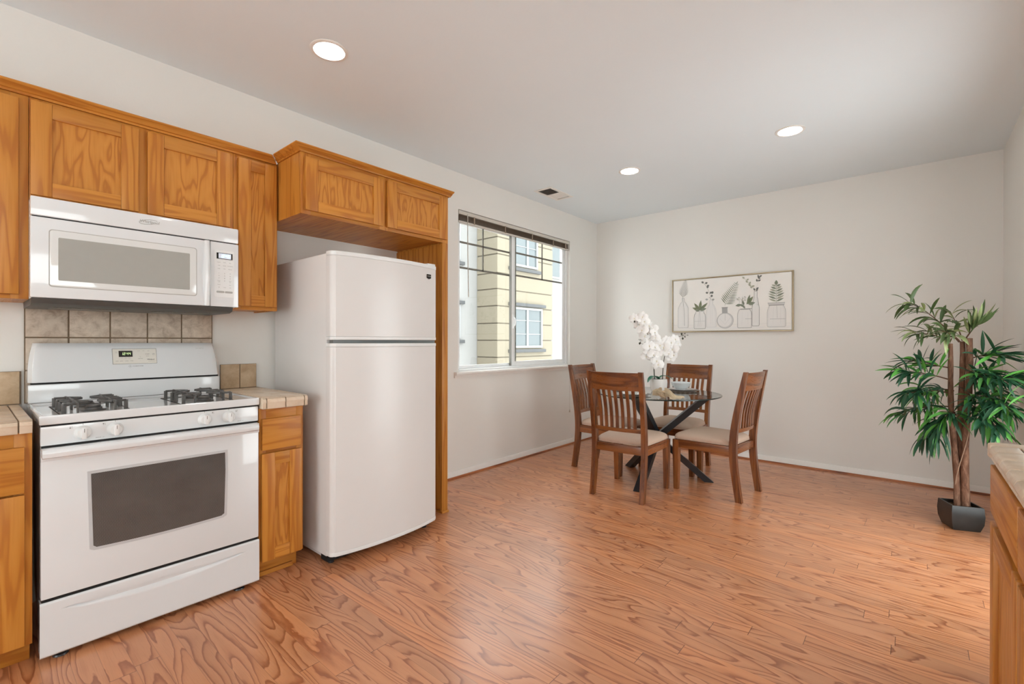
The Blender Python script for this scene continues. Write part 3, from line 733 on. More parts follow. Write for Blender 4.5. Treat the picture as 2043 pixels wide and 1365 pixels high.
b = MB().text('Whirlpool', 0.0072, lambda p, q: on(1.198+p, 1.1035+q, 0.0029), 0, 0.25, 'CENTER', 0.0003)
plate(b, 1.187, 1.216, 1.0965, 1.0972, 0.0022, 0.0007)
part('logo', b, key_grey, cp)
b = MB()
for k in range(4):
    a0, a1 = PI/2*k, PI/2*(k+1); r0, r1 = 0.0075, 0.0068
    q4 = [(r0*math.cos(a0), r0*math.sin(a0)), (r0*math.cos(a1), r0*math.sin(a1)), (r1*math.cos(a1), r1*math.sin(a1)), (r1*math.cos(a0), r1*math.sin(a0))]
    b.add([on(1.114+p, 1.0735+q*0.9, 0.0006) for p, q in q4], [[0, 1, 2, 3]])
plate(b, 1.1125, 1.1155, 1.0722, 1.0748, 0.0, 0.0007)
part('emblem', b, key_grey, bgd)
b = MB().text('ACCUBAKE SYSTEM', 0.0048, lambda p, q: on(1.1235+p, 1.0722+q, 0.0006), 0, 0, 'LEFT', 0.0001)
part('lettering', b, key_grey, bgd)
b = MB().text('SUPER CAPACITY 465', 0.0038, lambda p, q: on(1.42+p, 1.159+q, 0.0008), 0, 0, 'CENTER')
part('lettering', b, key_grey, bgd)

# ------------------------------------------------------------------ microwave
MY0, MY1, XM = 0.744, 1.4995, 0.4012
mw = thing('microwave', 'white over-the-range microwave mounted under the short oak cabinet', 'microwave', (0.2, 1.12, 1.345))
part('body', MB().box(0.012, 0.372, MY0+0.004, MY1-0.004, 1.372, 1.781, 0.004), white_plastic, mw)
part('seam', MB().box(0.36, 0.388, MY0+0.006, MY1-0.006, 1.374, 1.776), black_gap, mw)
vp_ = part('vent_panel', MB().box(0.365, XM, MY0+0.001, MY1, 1.7025, 1.778, 0.005), white_enamel, mw)
b = MB().text('Whirlpool', 0.0175, lambda p, q: (XM+0.0006, 1.127+p, 1.7385+q), 0, 0.15, 'CENTER', 0.0004)
sw = [(XM+0.001, 1.127+0.034*math.cos(t)*1.0-0.004, 1.7435+0.0105*math.sin(t)+0.010*math.cos(t)*0.6) for t in [2*PI*(0.05+0.85*i/30) for i in range(31)]]
b.tube(sw, 0.0009, 6)
part('logo', b, logo_grey, vp_)
md = part('door', MB().box(0.365, XM, MY0, 1.369, 1.374, 1.698, 0.006), white_enamel, mw)
def rrect(y0, y1, z0, z1, r, n=6):
    P_ = []
    for (cy, cz, a0) in ((y1-r, z1-r, 0), (y0+r, z1-r, PI/2), (y0+r, z0+r, PI), (y1-r, z0+r, 1.5*PI)):
        for i in range(n+1): a = a0+PI/2*i/n; P_.append((cy+r*math.cos(a), cz+r*math.sin(a)))
    return P_
part('window_rim', MB().prism(rrect(0.797, 1.314, 1.419, 1.653, 0.012), lambda p, q, t: (t, p, q), 0.40, 0.4016).prism(rrect(0.800, 1.311, 1.422, 1.650, 0.011), lambda p, q, t: (t, p, q), 0.4005, 0.4030, 1, 0.0012), [logo_grey, plain('glossy_white_glass_border', S(224, 225, 223), 0.05, mottle=0.005, coat=0.8, crough=0.01)], md)
part('window', MB().prism(rrect(0.825, 1.284, 1.447, 1.622, 0.004), lambda p, q, t: (t, p, q), 0.402, 0.4036), mw_glass, md)
hv = []; nn = 24
b = MB()
def hfn(u, v):
    z = 1.375+v*0.322; s = math.sin(PI*v)
    yi = 1.3385+0.006*(1-s)-0.010*0*s
    a = PI*u
    yc = (yi+1.3685)/2; hw = (1.3685-yi)/2
    return (XM-0.001+(0.012+0.022*s)*math.sin(a)**0.8, yc-hw*math.cos(a), z)
b.grid(hfn, 14, nn)
part('handle', b, white_enamel, md, angle=60)
kp = part('control_panel', MB().box(0.365, XM, 1.372, MY1, 1.374, 1.698, 0.004), white_enamel, mw)
part('keypad', MB().prism(rrect(1.388, 1.478, 1.421, 1.659, 0.006), lambda p, q, t: (t, p, q), 0.401, 0.4022, 0, 0.0006), white_plastic, kp)
ds = part('display', MB().box(0.4018, 0.4034, 1.3985, 1.4705, 1.6145, 1.645).box(0.403, 0.4037, 1.407, 1.464, 1.617, 1.6425, 0, 1), [black_plastic, blue_m], kp)
b = MB(); digits(b, '12:45', lambda p, q: (0.4041, 1.4355+p, 1.6295+q), 0.0145); part('digits', b, cyan_m, ds)
b = MB(); fn = lambda y, z: (lambda p, q: (0.4026, y+p, z+q))
for row, (z, names) in enumerate([(1.596, ('Popcorn', 'Potato', 'Pizza')), (1.580, ('Cook', 'Reheat', 'Auto Defrost')), (1.564, ('Soften', 'Melt', 'Beverage'))]):
    for j, nme in enumerate(names): b.text(nme, 0.0046, fn(1.409+0.0255*j, z))
for i, ch in enumerate('123456789'): b.text(ch, 0.0075, fn(1.409+0.0255*(i % 3), 1.540-0.0125*(i//3)))
b.text('0', 0.0075, fn(1.4345, 1.5025))
for y, z, tx in [(1.409, 1.503, 'Power'), (1.409, 1.497, 'Level'), (1.460, 1.503, 'Timer'), (1.460, 1.497, 'Set'), (1.409, 1.4835, 'Cancel'), (1.460, 1.4835, 'Start'), (1.409, 1.470, 'Off'), (1.4345, 1.470, 'Clock'), (1.460, 1.470, 'Add')]: b.text(tx, 0.0048, fn(y, z))
part('key_print', b, key_grey, kp)
b = MB().prism(rrect(1.398, 1.4335, 1.443, 1.453, 0.004), lambda p, q, t: (t, p, q), 0.402, 0.4034).prism(rrect(1.436, 1.4715, 1.443, 1.453, 0.004), lambda p, q, t: (t, p, q), 0.402, 0.4034)
part('button', b, logo_grey, kp)
b = MB().prism([(0.385, 1.3725), (0.375, 1.352), (0.34, 1.344), (0.03, 1.344), (0.02, 1.3725)], lambda p, q, t: (p, t, q), MY0+0.004, MY1-0.02, 0, 0.002)
b.box(0.10, 0.27, 0.82, 1.06, 1.341, 1.3445, 0.001, 1).box(0.10, 0.27, 1.17, 1.41, 1.341, 1.3445, 0.001, 1)
part('underside', b, [grey_under, plain('grease_filter_mesh', S(120, 118, 112), 0.4, metal=0.6, mottle=0.3, mscale=200)], mw)

# ------------------------------------------------------------------ refrigerator
fg = thing('refrigerator', 'white top-freezer refrigerator standing in the oak alcove', 'refrigerator', (0.37, 2.19, 0))
FR0, FR1 = 1.832, 2.548
part('body', MB().box(0.03, 0.672, FR0+0.004, FR1-0.004, 0.045, 1.672, 0.006).box(0.05, 0.66, FR0+0.02, FR1-0.02, 0.02, 0.05), fridge_enamel, fg)
def dprof(grow=0.0):
    P_ = []; n = 28
    def fx(t): return 0.737+0.048*(1-(2*t-1)**2)**0.9
    r = 0.022
    y0, y1 = FR0-0.004-grow, FR1+grow
    P_.append((0.682, y0)); P_.append((fx(0)-r+grow, y0))
    for i in range(1, 6): a = PI/2*i/6; P_.append((fx(0)-r+r*math.sin(a)+grow, y0+r-r*math.cos(a)))
    for i in range(n+1): t = 0.03+0.94*i/n; P_.append((fx(t)+grow, y0+t*(y1-y0)))
    for i in range(5, 0, -1): a = PI/2*i/6; P_.append((fx(1)-r+r*math.sin(a)+grow, y1-r+r*math.cos(a)))
    P_.append((fx(1)-r+grow, y1)); P_.append((0.682, y1))
    return P_
pf = lambda p, q, t: (p, q, t)
fd = part('freezer_door', MB().prism(dprof(), pf, 1.226, 1.655), fridge_enamel, fg)
part('end_cap', MB().prism(dprof(0.0012), pf, 1.6555, 1.679, 0, 0.004), white_plastic, fd)
part('end_cap', MB().prism(dprof(0.0012), pf, 1.207, 1.2255, 0, 0.004), white_plastic, fd)
ld = part('refrigerator_door', MB().prism(dprof(), pf, 0.082, 1.168), fridge_enamel, fg)
part('end_cap', MB().prism(dprof(0.0012), pf, 1.1685, 1.189, 0, 0.004), white_plastic, ld)
part('end_cap', MB().prism(dprof(0.0012), pf, 0.060, 0.0815, 0, 0.004), white_plastic, ld)
part('handle_recess', MB().box(0.69, 0.728, FR0+0.012, FR1-0.012, 1.189, 1.2065), plain('grey_handle_recess', S(110, 112, 110), 0.4, mottle=0.02), fg)
part('gasket', MB().box(0.6725, 0.6815, FR0+0.006, FR1-0.006, 0.065, 1.187, 0.001).box(0.6725, 0.6815, FR0+0.006, FR1-0.006, 1.209, 1.672, 0.001), plain('grey_gasket', S(176, 176, 174), 0.6, mottle=0.02), fg)
part('hinge_cover', MB().box(0.63, 0.735, FR1-0.075, FR1-0.012, 1.6795, 1.692, 0.005), white_plastic, fg)
part('base_grille', MB().box(0.60, 0.67, FR0+0.012, FR1-0.012, 0.012, 0.058), black_gap, fg)
for y in (FR0+0.04, FR1-0.04): part('foot', MB().lathe([(0, 0.0), (0.016, 0.0), (0.016, 0.012), (0.008, 0.02), (0.008, 0.05), (0, 0.05)], (0.655, y, 0), 16), black_metal, fg)
yb = 2.4605
def bdg(y, z, o): return (0.7603+o-0.1975*(y-yb), y, z)
b = MB().prism([(yb-0.0185, 1.594), (yb, 1.5875), (yb+0.0185, 1.594), (yb+0.0185, 1.617), (yb-0.0185, 1.617)], lambda p, q, t: bdg(p, q, t), -0.004, 0.0035)
bd = part('badge', b, black_plastic, fd)
part('badge_lettering', MB().text('MAYTAG', 0.0082, lambda p, q: bdg(yb+p, 1.603+q, 0.0038), 0, 0, 'CENTER', 0.0003), logo_grey, bd)

# ------------------------------------------------------------------ window blind
bl = thing('window_blind', 'raised mini blind with slats toned dark for backlight, bunched at the top of the window', 'blind', (-0.02, 4.3, 2.36))
BY0, BY1 = WY0+0.012, WY1-0.012
part('headrail', MB().box(-0.032, -0.004, BY0, BY1, 2.333, 2.3655, 0.003), blind_rail, bl)
b = MB()
for i in range(11):
    z = 2.278+i*0.0048; dx = random.uniform(-0.002, 0.002)
    b.prism([(-0.031, 0.0), (-0.018, 0.0022), (-0.005, 0.0), (-0.005, 0.0008), (-0.018, 0.003), (-0.031, 0.0008)], lambda p, q, t, z=z, dx=dx: (p+dx, t, z+q), BY0+0.006, BY1-0.006)
part('slats', b, blind_m, bl)
part('bottom_rail', MB().box(-0.030, -0.006, BY0+0.004, BY1-0.004, 2.262, 2.276, 0.003), blind_rail, bl)
b = MB()
for y in (3.62, 4.05, 4.48, 4.86, 5.10): part('ladder_tape', MB().box(-0.004, -0.002, y-0.008, y+0.008, 2.268, 2.336), blind_m, bl)
part('wand', MB().tube([(0.0, 3.53, 2.345), (0.002, 3.532, 2.0), (0.003, 3.54, 1.60)], 0.0042, 8), cord_m, bl)
b = MB().tube([(-0.002, 5.11, 2.34), (0.006, 5.118, 1.6), (0.044, 5.12, 0.93), (0.045, 5.122, 0.46)], 0.0016, 6)
b.tube([(0.045, 5.122, 0.46), (0.045, 5.112, 0.40)], 0.001, 6).tube([(0.045, 5.122, 0.46), (0.045, 5.133, 0.40)], 0.001, 6)
cdp = part('pull_cord', b, cord_m, bl)
part('tassel', MB().lathe([(0, 0.03), (0.003, 0.03), (0.010, 0.0), (0, 0.0)], (0.045, 5.1225, 0.385), 12), cord_m, cdp)

# ------------------------------------------------------------------ picture
PX0, PX1, PZ0, PZ1 = 0.99, 2.18, 1.304, 1.892
pc = thing('picture', 'wide framed botanical print of bottles and ferns on the back wall', 'picture', (1.585, D-0.002, 1.6))
b = MB(); t = 0.011; ya, yb = D-0.036, D-0.002
b.box(PX0, PX0+t, ya, yb, PZ0, PZ1, 0.0015).box(PX1-t, PX1, ya, yb, PZ0, PZ1, 0.0015).box(PX0+t, PX1-t, ya, yb, PZ0, PZ0+t, 0.0015).box(PX0+t, PX1-t, ya, yb, PZ1-t, PZ1, 0.0015)
part('frame', b, gold_m, pc)
cv = part('canvas', MB().box(PX0+t+0.003, PX1-t-0.003, D-0.029, D-0.006, PZ0+t+0.003, PZ1-t-0.003, 0.001), canvas_m, pc)
part('backing', MB().box(PX0+t, PX1-t, D-0.008, D-0.004, PZ0+t, PZ1-t), black_gap, pc)
PW, PH = PX1-PX0, PZ1-PZ0; yp = D-0.0293
ink = MB(); LG, MG, DG, GR, GD, GP, WN = range(7)
def pt(u, v, k=0.0): return (PX0+u*PW, yp-k, PZ0+v*PH)
kk = [0.0003]
def nxt(): kk[0] += 0.000006; return kk[0]
def line(pts, wd, mat):
    k = nxt(); P_ = [Vector((PX0+u*PW, 0, PZ0+v*PH)) for u, v in pts]; vs = []
    for i, p in enumerate(P_):
        d = (P_[min(i+1, len(P_)-1)]-P_[max(0, i-1)]).normalized(); nrm = Vector((-d.z, 0, d.x))*wd/2
        for q in (p+nrm, p-nrm): vs.append((q.x, yp-k, q.z))
    ink.add(vs, [[2*i, 2*i+1, 2*i+3, 2*i+2] for i in range(len(P_)-1)], mat)
def leaf2(u, v, ang, L, wd, mat):
    k = nxt(); c, s_ = math.cos(ang), math.sin(ang); n = 7; top = []; bot = []
    for i in range(n+1):
        q = i/n; h = wd*math.sin(PI*q**0.85)*0.5
        for lst, sg in ((top, 1), (bot, -1)): lst.append((PX0+u*PW+c*L*q-s_*h*sg, yp-k, PZ0+v*PH+s_*L*q+c*h*sg))
    vs = top+bot; ink.add(vs, [[i, i+1, n+2+i, n+1+i] for i in range(n)], mat)
def shade(poly, mat):
    kk[0] += 0.00005; k = nxt(); kk[0] += 0.00004; ink.add([pt(u, v, k) for u, v in poly], [list(range(len(poly)))], mat)
def bottle(u0, u1, v0, vs_, vn0, vn1, neck, mat=MG, fill=True):
    c = (u0+u1)/2; r = 0.006
    L_ = [(u0+0.004, v0), (u0, v0+0.02), (u0, vs_-0.05), (u0+0.004, vs_)]
    for i in range(7):
        t_ = i/6; L_.append((u0+0.004+(c-neck-u0-0.004)*t_**0.8, vs_+(vn0-vs_)*(1-(1-t_)**2)))
    L_.append((c-neck, vn1))
    R_ = [(2*c-u, v) for u, v in L_]
    if fill: shade(L_+R_[::-1], WN)
    line(L_, 0.0028, mat); line(R_, 0.0034, mat); line([L_[0], R_[0]], 0.003, mat)
    line([(u+0.007*(1 if u < c-neck-0.001 else 0.2), v) for u, v in L_], 0.0016, LG); line([(u-0.009*(1 if u > c+neck+0.001 else 0.2), v) for u, v in R_], 0.002, LG)
    line([L_[-1], R_[-1]], 0.003, mat)
    for j in range(2): line([(c-neck*0.4+j*neck, vn0-0.02), (c-neck*0.5+j*neck*1.1, v0+0.05)], 0.0012, LG)
line([(0.012, 0.128), (0.986, 0.13)], 0.0015, LG)
for (u0, u1) in ((0.06, 0.2), (0.21, 0.33), (0.32, 0.43), (0.42, 0.58), (0.58, 0.71), (0.70, 0.78), (0.82, 0.97)):
    shade([(u0, 0.055), (u1, 0.055), (u1+0.015, 0.085), (u0+0.02, 0.095)], WN)
def frond(u0, v0, u1, v1, n, L, wd, mat, spread=1.0, bend=0.03, tip=True):
    P_ = []
    for i in range(n+1):
        q = i/n; P_.append((u0+(u1-u0)*q+bend*math.sin(PI*q), v0+(v1-v0)*q))
    line(P_, 0.0022, mat)
    for i in range(1, n+1):
        (ua, va), (ub, vb) = P_[i-1], P_[i]
        a = math.atan2((vb-va)*PH, (ub-ua)*PW); q = i/n; l_ = L*(1-0.72*q)*(0.75+0.25*min(1, q*5))
        for sg in (1, -1): leaf2(ub, vb, a+sg*spread, l_, wd*(1-0.5*q), mat)
    if tip: leaf2(P_[-1][0], P_[-1][1], a, L*0.35, wd*0.7, mat)
bottle(0.057, 0.152, 0.085, 0.47, 0.57, 0.64, 0.010)
line([(0.118, 0.12), (0.115, 0.4), (0.10, 0.64)], 0.0025, DG); frond(0.10, 0.64, 0.125, 0.955, 12, 0.085, 0.0055, DG, 0.85, 0.0)
bottle(0.313, 0.403, 0.087, 0.40, 0.50, 0.58, 0.014, LG)
bottle(0.206, 0.309, 0.063, 0.32, 0.35, 0.38, 0.036, DG)
line([(0.21, 0.2), (0.305, 0.2)], 0.0018, MG)
for a, l_ in ((2.75, 0.085), (2.2, 0.10), (1.45, 0.11), (0.75, 0.115), (0.25, 0.075), (3.05, 0.05)): leaf2(0.256, 0.40, a, l_, 0.03, GR if l_ > 0.08 else GD)
for d in (-0.014, 0.0, 0.012): line([(0.256+d, 0.1), (0.256+d*0.2, 0.40)], 0.0014, MG)
frond(0.358, 0.58, 0.345, 0.62, 1, 0.04, 0.006, MG)
for (u, v, a) in ((0.292, 0.90, 2.6), (0.303, 0.885, 0.4), (0.32, 0.80, 1.0), (0.332, 0.71, 2.9), (0.345, 0.70, 0.6), (0.361, 0.63, 1.5), (0.362, 0.58, 0.2), (0.33, 0.59, 3.0), (0.318, 0.83, 0.5), (0.365, 0.69, 1.3)): leaf2(u, v, a, 0.030, 0.022, DG if v > 0.6 else MG)
line([(0.285, 0.92), (0.325, 0.80), (0.35, 0.66), (0.357, 0.58)], 0.0018, DG)
# round flask
rf = [(0.476+0.068*math.cos(a), 0.20+0.138*math.sin(a)) for a in [2*PI*i/40 for i in range(41)]]
shade(rf[:-1], LG); shade([(0.476+0.058*math.cos(a)-0.004, 0.205+0.118*math.sin(a)) for a in [2*PI*i/30 for i in range(30)]], WN)
line(rf, 0.0035, MG); shade([(0.451, 0.33), (0.497, 0.33), (0.495, 0.43), (0.450, 0.43)], MG); line([(0.447, 0.432), (0.499, 0.432)], 0.005, DG)
line([(0.475, 0.44), (0.476, 0.2)], 0.002, MG); line([(0.43, 0.24), (0.475, 0.13), (0.52, 0.25)], 0.002, LG)
frond(0.473, 0.47, 0.566, 0.83, 13, 0.104, 0.0100, GD, 1.1, 0.0)
bottle(0.693, 0.749, 0.095, 0.45, 0.585, 0.69, 0.011, DG)
bottle(0.578, 0.691, 0.066, 0.34, 0.37, 0.385, 0.044, DG)
line([(0.64, 0.22), (0.69, 0.22)], 0.003, MG); line([(0.60, 0.395), (0.69, 0.395)], 0.007, MG)
for i in range(60):
    a = random.uniform(0, 2*PI); r_ = random.uniform(0, 1)**0.5
    leaf2(0.607+0.042*r_*math.cos(a), 0.56+0.075*r_*math.sin(a), random.uniform(0, 6.28), 0.014, 0.010, random.choice((WN, WN, GP, LG, GP)))
for u, v, a, l_, wd in ((0.655, 0.50, 1.25, 0.085, 0.02), (0.65, 0.47, 0.9, 0.10, 0.035), (0.665, 0.47, 0.25, 0.065, 0.032), (0.61, 0.47, 3.3, 0.06, 0.028), (0.63, 0.44, 2.7, 0.05, 0.022), (0.64, 0.40, 2.2, 0.06, 0.02), (0.63, 0.46, 1.9, 0.05, 0.02)): leaf2(u, v, a, l_, wd, GD if l_ < 0.07 else GR)
line([(0.64, 0.40), (0.62, 0.48), (0.607, 0.54)], 0.002, MG)
line([(0.716, 0.69), (0.70, 0.76), (0.668, 0.83), (0.634, 0.92)], 0.002, GP); line([(0.718, 0.69), (0.735, 0.80), (0.75, 0.93)], 0.0018, LG)
for u, v, a in ((0.634, 0.92, 2.4), (0.648, 0.885, 0.6), (0.662, 0.85, 2.5), (0.672, 0.815, 1.2), (0.684, 0.79, 2.6), (0.69, 0.775, 0.2), (0.695, 0.745, 2.3)): leaf2(u, v, a, 0.030, 0.018, GP)
for u, v, a in ((0.748, 0.93, 0.5), (0.745, 0.92, 1.9), (0.757, 0.90, 2.6), (0.738, 0.86, 0.4), (0.733, 0.85, 1.8), (0.725, 0.72, 0.7), (0.716, 0.70, 2.0), (0.727, 0.69, 1.2)): leaf2(u, v, a, 0.030, 0.017, DG)
bottle(0.81, 0.945, 0.075, 0.37, 0.42, 0.44, 0.052, MG)
shade([(0.818, 0.44), (0.936, 0.44), (0.94, 0.475), (0.814, 0.475)], LG); line([(0.822, 0.437), (0.934, 0.437)], 0.005, DG); line([(0.812, 0.478), (0.94, 0.478)], 0.004, MG)
line([(0.83, 0.205), (0.942, 0.205)], 0.003, MG); line([(0.884, 0.22), (0.880, 0.44)], 0.002, MG)
line([(0.876, 0.48), (0.876, 0.80)], 0.0024, GD)
for i in range(7):
    v = 0.50+i*0.042; l_ = 0.082-0.005*abs(i-2)-0.003*i
    leaf2(0.877, v, 0.42, l_, 0.017, GP if i % 2 else GD); leaf2(0.875, v, PI-0.42, l_, 0.017, GD if i % 2 else GP)
leaf2(0.876, 0.77, PI/2, 0.05, 0.03, GD)
pm = lambda n, c: plain(n, c, 0.75, mottle=0.0 if 'sage' not in n else 0.15, mscale=60)
part('drawing', ink, [pm('pale_pencil', S(208, 207, 205)), pm('mid_pencil', S(172, 172, 170)), pm('dark_pencil', S(112, 114, 110)), pm('sage_wash', S(122, 130, 104)), pm('dark_sage_wash', S(132, 140, 124)), pm('pale_sage_wash', S(176, 178, 160)), pm('faint_wash', S(233, 231, 228))], cv, angle=180, fix=False)

# ------------------------------------------------------------------ dining chairs
def make_chair():
    r = thing('dining_chair', '', 'chair', (0, 0, 0), 'chairs around the dining table')
    z = 0
    # rear posts: one sawn curve from foot to crest, widths .034, seen from the side in (y, z); y is negative backwards
    side = [(-0.252, 0.0, 0.046), (-0.232, 0.125, 0.048), (-0.212, 0.27, 0.052), (-0.206, 0.40, 0.053), (-0.214, 0.52, 0.052), (-0.236, 0.66, 0.046), (-0.268, 0.82, 0.038), (-0.30, 0.975, 0.026)]
    def sp(zq):
        for (a, za, wa), (c, zc, wc) in zip(side, side[1:]):
            if za <= zq <= zc: k = (zq-za)/(zc-za); return a+(c-a)*k, wa+(wc-wa)*k
        return side[-1][0], side[-1][2]
    # smooth the outline
    zs = [0.975*i/22 for i in range(23)]
    def sm(zq):
        acc = [0, 0]
        for d in (-0.05, -0.025, 0, 0.025, 0.05):
            q = min(max(zq+d, 0), 0.975); a, w_ = sp(q); acc[0] += a+(0 if 0 <= zq+d <= 0.975 else 0); acc[1] += w_
        return acc[0]/5, acc[1]/5
    for sx in (-1, 1):
        b = MB(); vs = []
        for zq in zs:
            yc, w_ = sm(zq) if 0.06 < zq < 0.92 else sp(zq)
            xc = sx*(0.2025+0.006*max(0, (zq-0.45)/0.52)); hw = 0.017
            for (dx, dy) in ((-1, -1), (1, -1), (1, 1), (-1, 1)): vs.append((xc+dx*hw, yc+dy*w_/2, zq))
        n = len(zs)
        b.add(vs, [[i*4+k, i*4+(k+1) % 4, (i+1)*4+(k+1) % 4, (i+1)*4+k] for i in range(n-1) for k in range(4)]+[[3, 2, 1, 0], [(n-1)*4+k for k in range(4)]])
        part('rear_leg', b, chair_v, r, angle=30)
    for sx in (-1, 1):
        b = MB(); vs = []
        for zq, hw in ((0.0, 0.017), (0.02, 0.018), (0.30, 0.0235), (0.405, 0.0235)):
            for (dx, dy) in ((-1, -1), (1, -1), (1, 1), (-1, 1)): vs.append((sx*(0.2165+0.004*(0.405-zq)*0)+dx*hw, 0.2345+dy*hw, zq))
        b.add(vs, [[i*4+k, i*4+(k+1) % 4, (i+1)*4+(k+1) % 4, (i+1)*4+k] for i in range(3) for k in range(4)]+[[3, 2, 1, 0], [12, 13, 14, 15]])
        part('front_leg', b, chair_v, r)
    b = MB()
    b.box(-0.194, 0.194, 0.222, 0.246, 0.342, 0.408, 0.002, 0)
    b.box(-0.186, 0.186, -0.218, -0.196, 0.345, 0.408, 0.002, 0)
    for sx in (-1, 1): b.bar((sx*0.2035, -0.185, 0.375), (sx*0.2185, 0.213, 0.375), 0.024, 0.066, (0, 0, 1), 1, 0.002)
    part('seat_frame', b, [chair_h, chair_y], r)
    # cushion: trapezoid with rounded corners, domed
    def outline(a, s):
        ca, sa = math.cos(a), math.sin(a); p = 0.22
        ex = math.copysign(abs(ca)**p, ca); ey = math.copysign(abs(sa)**p, sa)
        hw = (0.2185+0.0165*ey)*s; return ex*hw, 0.033+ey*0.2295*s
    b = MB(); n = 48; rings = [(0.97, 0.4085), (1.0, 0.416), (1.006, 0.423), (1.0, 0.432), (0.982, 0.441), (0.93, 0.452), (0.83, 0.4625), (0.66, 0.472), (0.44, 0.478), (0.2, 0.481), (0.02, 0.482)]
    vs = []
    for s, zq in rings:
        for k in range(n):
            x, y = outline(2*PI*k/n, s)
            if y < -0.175 and abs(x) > 0.176: y = -0.175
            vs.append((x, y, zq))
    N = len(rings)
    b.add(vs, [[i*n+k, i*n+(k+1) % n, (i+1)*n+(k+1) % n, (i+1)*n+k] for i in range(N-1) for k in range(n)]+[list(range(n))[::-1], list(range((N-1)*n, N*n))])
    st = part('seat_cushion', b, fabric_m, r, angle=70)
    pip = []
    for k in range(n+1):
        x, y = outline(2*PI*k/n, 1.004)
        if y < -0.175 and abs(x) > 0.176: y = -0.175
        pip.append((x, y, 0.4145))
    part('piping', MB().tube(pip, 0.0035, 6), fabric_m, st)
    # crest and lower back rail bow backwards
    def rail(z0, z1, thick, bow, xw):
        b = MB(); n = 14; vs = []
        for i in range(n+1):
            x = -xw+2*xw*i/n; bw = bow*(1-(x/xw)**2)
            for zq in (z0, z1):
                yc, _ = sp(zq)
                for d in (-thick/2, thick/2): vs.append((x, yc-bw+d, zq+ (0.004*(1-(x/xw)**2) if zq == z1 and thick > 0.02 and False else 0)))
        fs = []
        for i in range(n):
            o = i*4
            for a, c in ((0, 1), (1, 3), (3, 2), (2, 0)): fs.append([o+a, o+c, o+4+c, o+4+a])
        fs += [[0, 2, 3, 1], [n*4, n*4+1, n*4+3, n*4+2]]
        return b.add(vs, fs)
    part('crest_rail', rail(0.832, 0.968, 0.02, 0.022, 0.193), chair_h, r, angle=30)
    part('lower_rail', rail(0.512, 0.54, 0.022, 0.020, 0.187), chair_h, r, angle=30)
    for i in range(7):
        x = -0.137+i*0.0457; bw = (1-(x/0.19)**2)
        b = MB(); vs = []
        for j in range(9):
            zq = 0.538+(0.834-0.538)*j/8; yc, _ = sp(zq); q = j/8; yy = yc-bw*(0.020+0.002*q)+0.010*math.sin(PI*q)
            for (dx, dy) in ((-1, -1), (1, -1), (1, 1), (-1, 1)): vs.append((x*(1+0.03*q)+dx*0.0118, yy+dy*0.0055, zq))
        b.add(vs, [[k2*4+k, k2*4+(k+1) % 4, (k2+1)*4+(k+1) % 4, (k2+1)*4+k] for k2 in range(8) for k in range(4)]+[[3, 2, 1, 0], [32, 33, 34, 35]])
        part('slat', b, chair_v, r, angle=30)
    return r
ch = make_chair()
spots = [((1.322, 4.068), 3.5, 'slat-back dining chair with its back to the kitchen, in front of the glass table'),
         ((1.843, 4.556), 84.5, 'slat-back dining chair at the right side of the glass table, facing the window'),
         ((1.345, 5.02), 180, 'slat-back dining chair behind the glass table, beneath the framed picture'),
         ((0.835, 4.595), -90, 'slat-back dining chair between the window wall and the glass table')]
for i, ((x, y), a, lab) in enumerate(spots):
    o = ch if i == 0 else copy_tree(ch)
    o.location = (x, y, 0); o.rotation_euler = (0, 0, math.radians(a)); o['label'] = lab

# ------------------------------------------------------------------ glass table
TC = Vector((1.35, 4.53)); TZ = 0.752
tb = thing('dining_table', 'round glass dining table on crossed black metal legs', 'table', (TC.x, TC.y, 0))
c3d = (TC.x, TC.y, 0)
b = MB().lathe([(0, TZ-0.010), (0.521, TZ-0.010), (0.5235, TZ-0.0075), (0.5235, TZ-0.0025), (0.521, TZ), (0, TZ)], c3d, 96)
for i, f in enumerate(b.f):
    rr = [math.hypot(b.v[k].x-TC.x, b.v[k].y-TC.y) for k in f]
    if min(rr) > 0.5: b.m[i] = 1
part('glass_top', b, [table_glass, edge_glass], tb)
hub = Vector((TC.x, TC.y, 0.365))
for ang in (-86.0, 28.0, 149.0):
    a = math.radians(ang); d = Vector((math.cos(a), math.sin(a), 0)); tn = Vector((-math.sin(a), math.cos(a), 0))
    b = MB()
    for zend in (0.0, TZ-0.0105):
        # bar sawn level where it meets floor or glass
        wd = 0.032; k = 0.038
        end = Vector((TC.x, TC.y, zend))+d*0.425
        vs = []
        for p, off in ((hub-d*0.0, 0), (end, 0)):
            for sa, sb in ((-1, -1), (1, -1), (1, 1), (-1, 1)): vs.append(p+tn*sa*wd+d*sb*k)
        b.add(vs, [(3, 2, 1, 0), (4, 5, 6, 7), (0, 1, 5, 4), (1, 2, 6, 5), (2, 3, 7, 6), (3, 0, 4, 7)])
    part('leg', b, black_metal, tb, angle=20)
part('hub', MB().lathe([(0, 0.325), (0.05, 0.325), (0.05, 0.405), (0, 0.405)], c3d, 6), black_metal, tb)

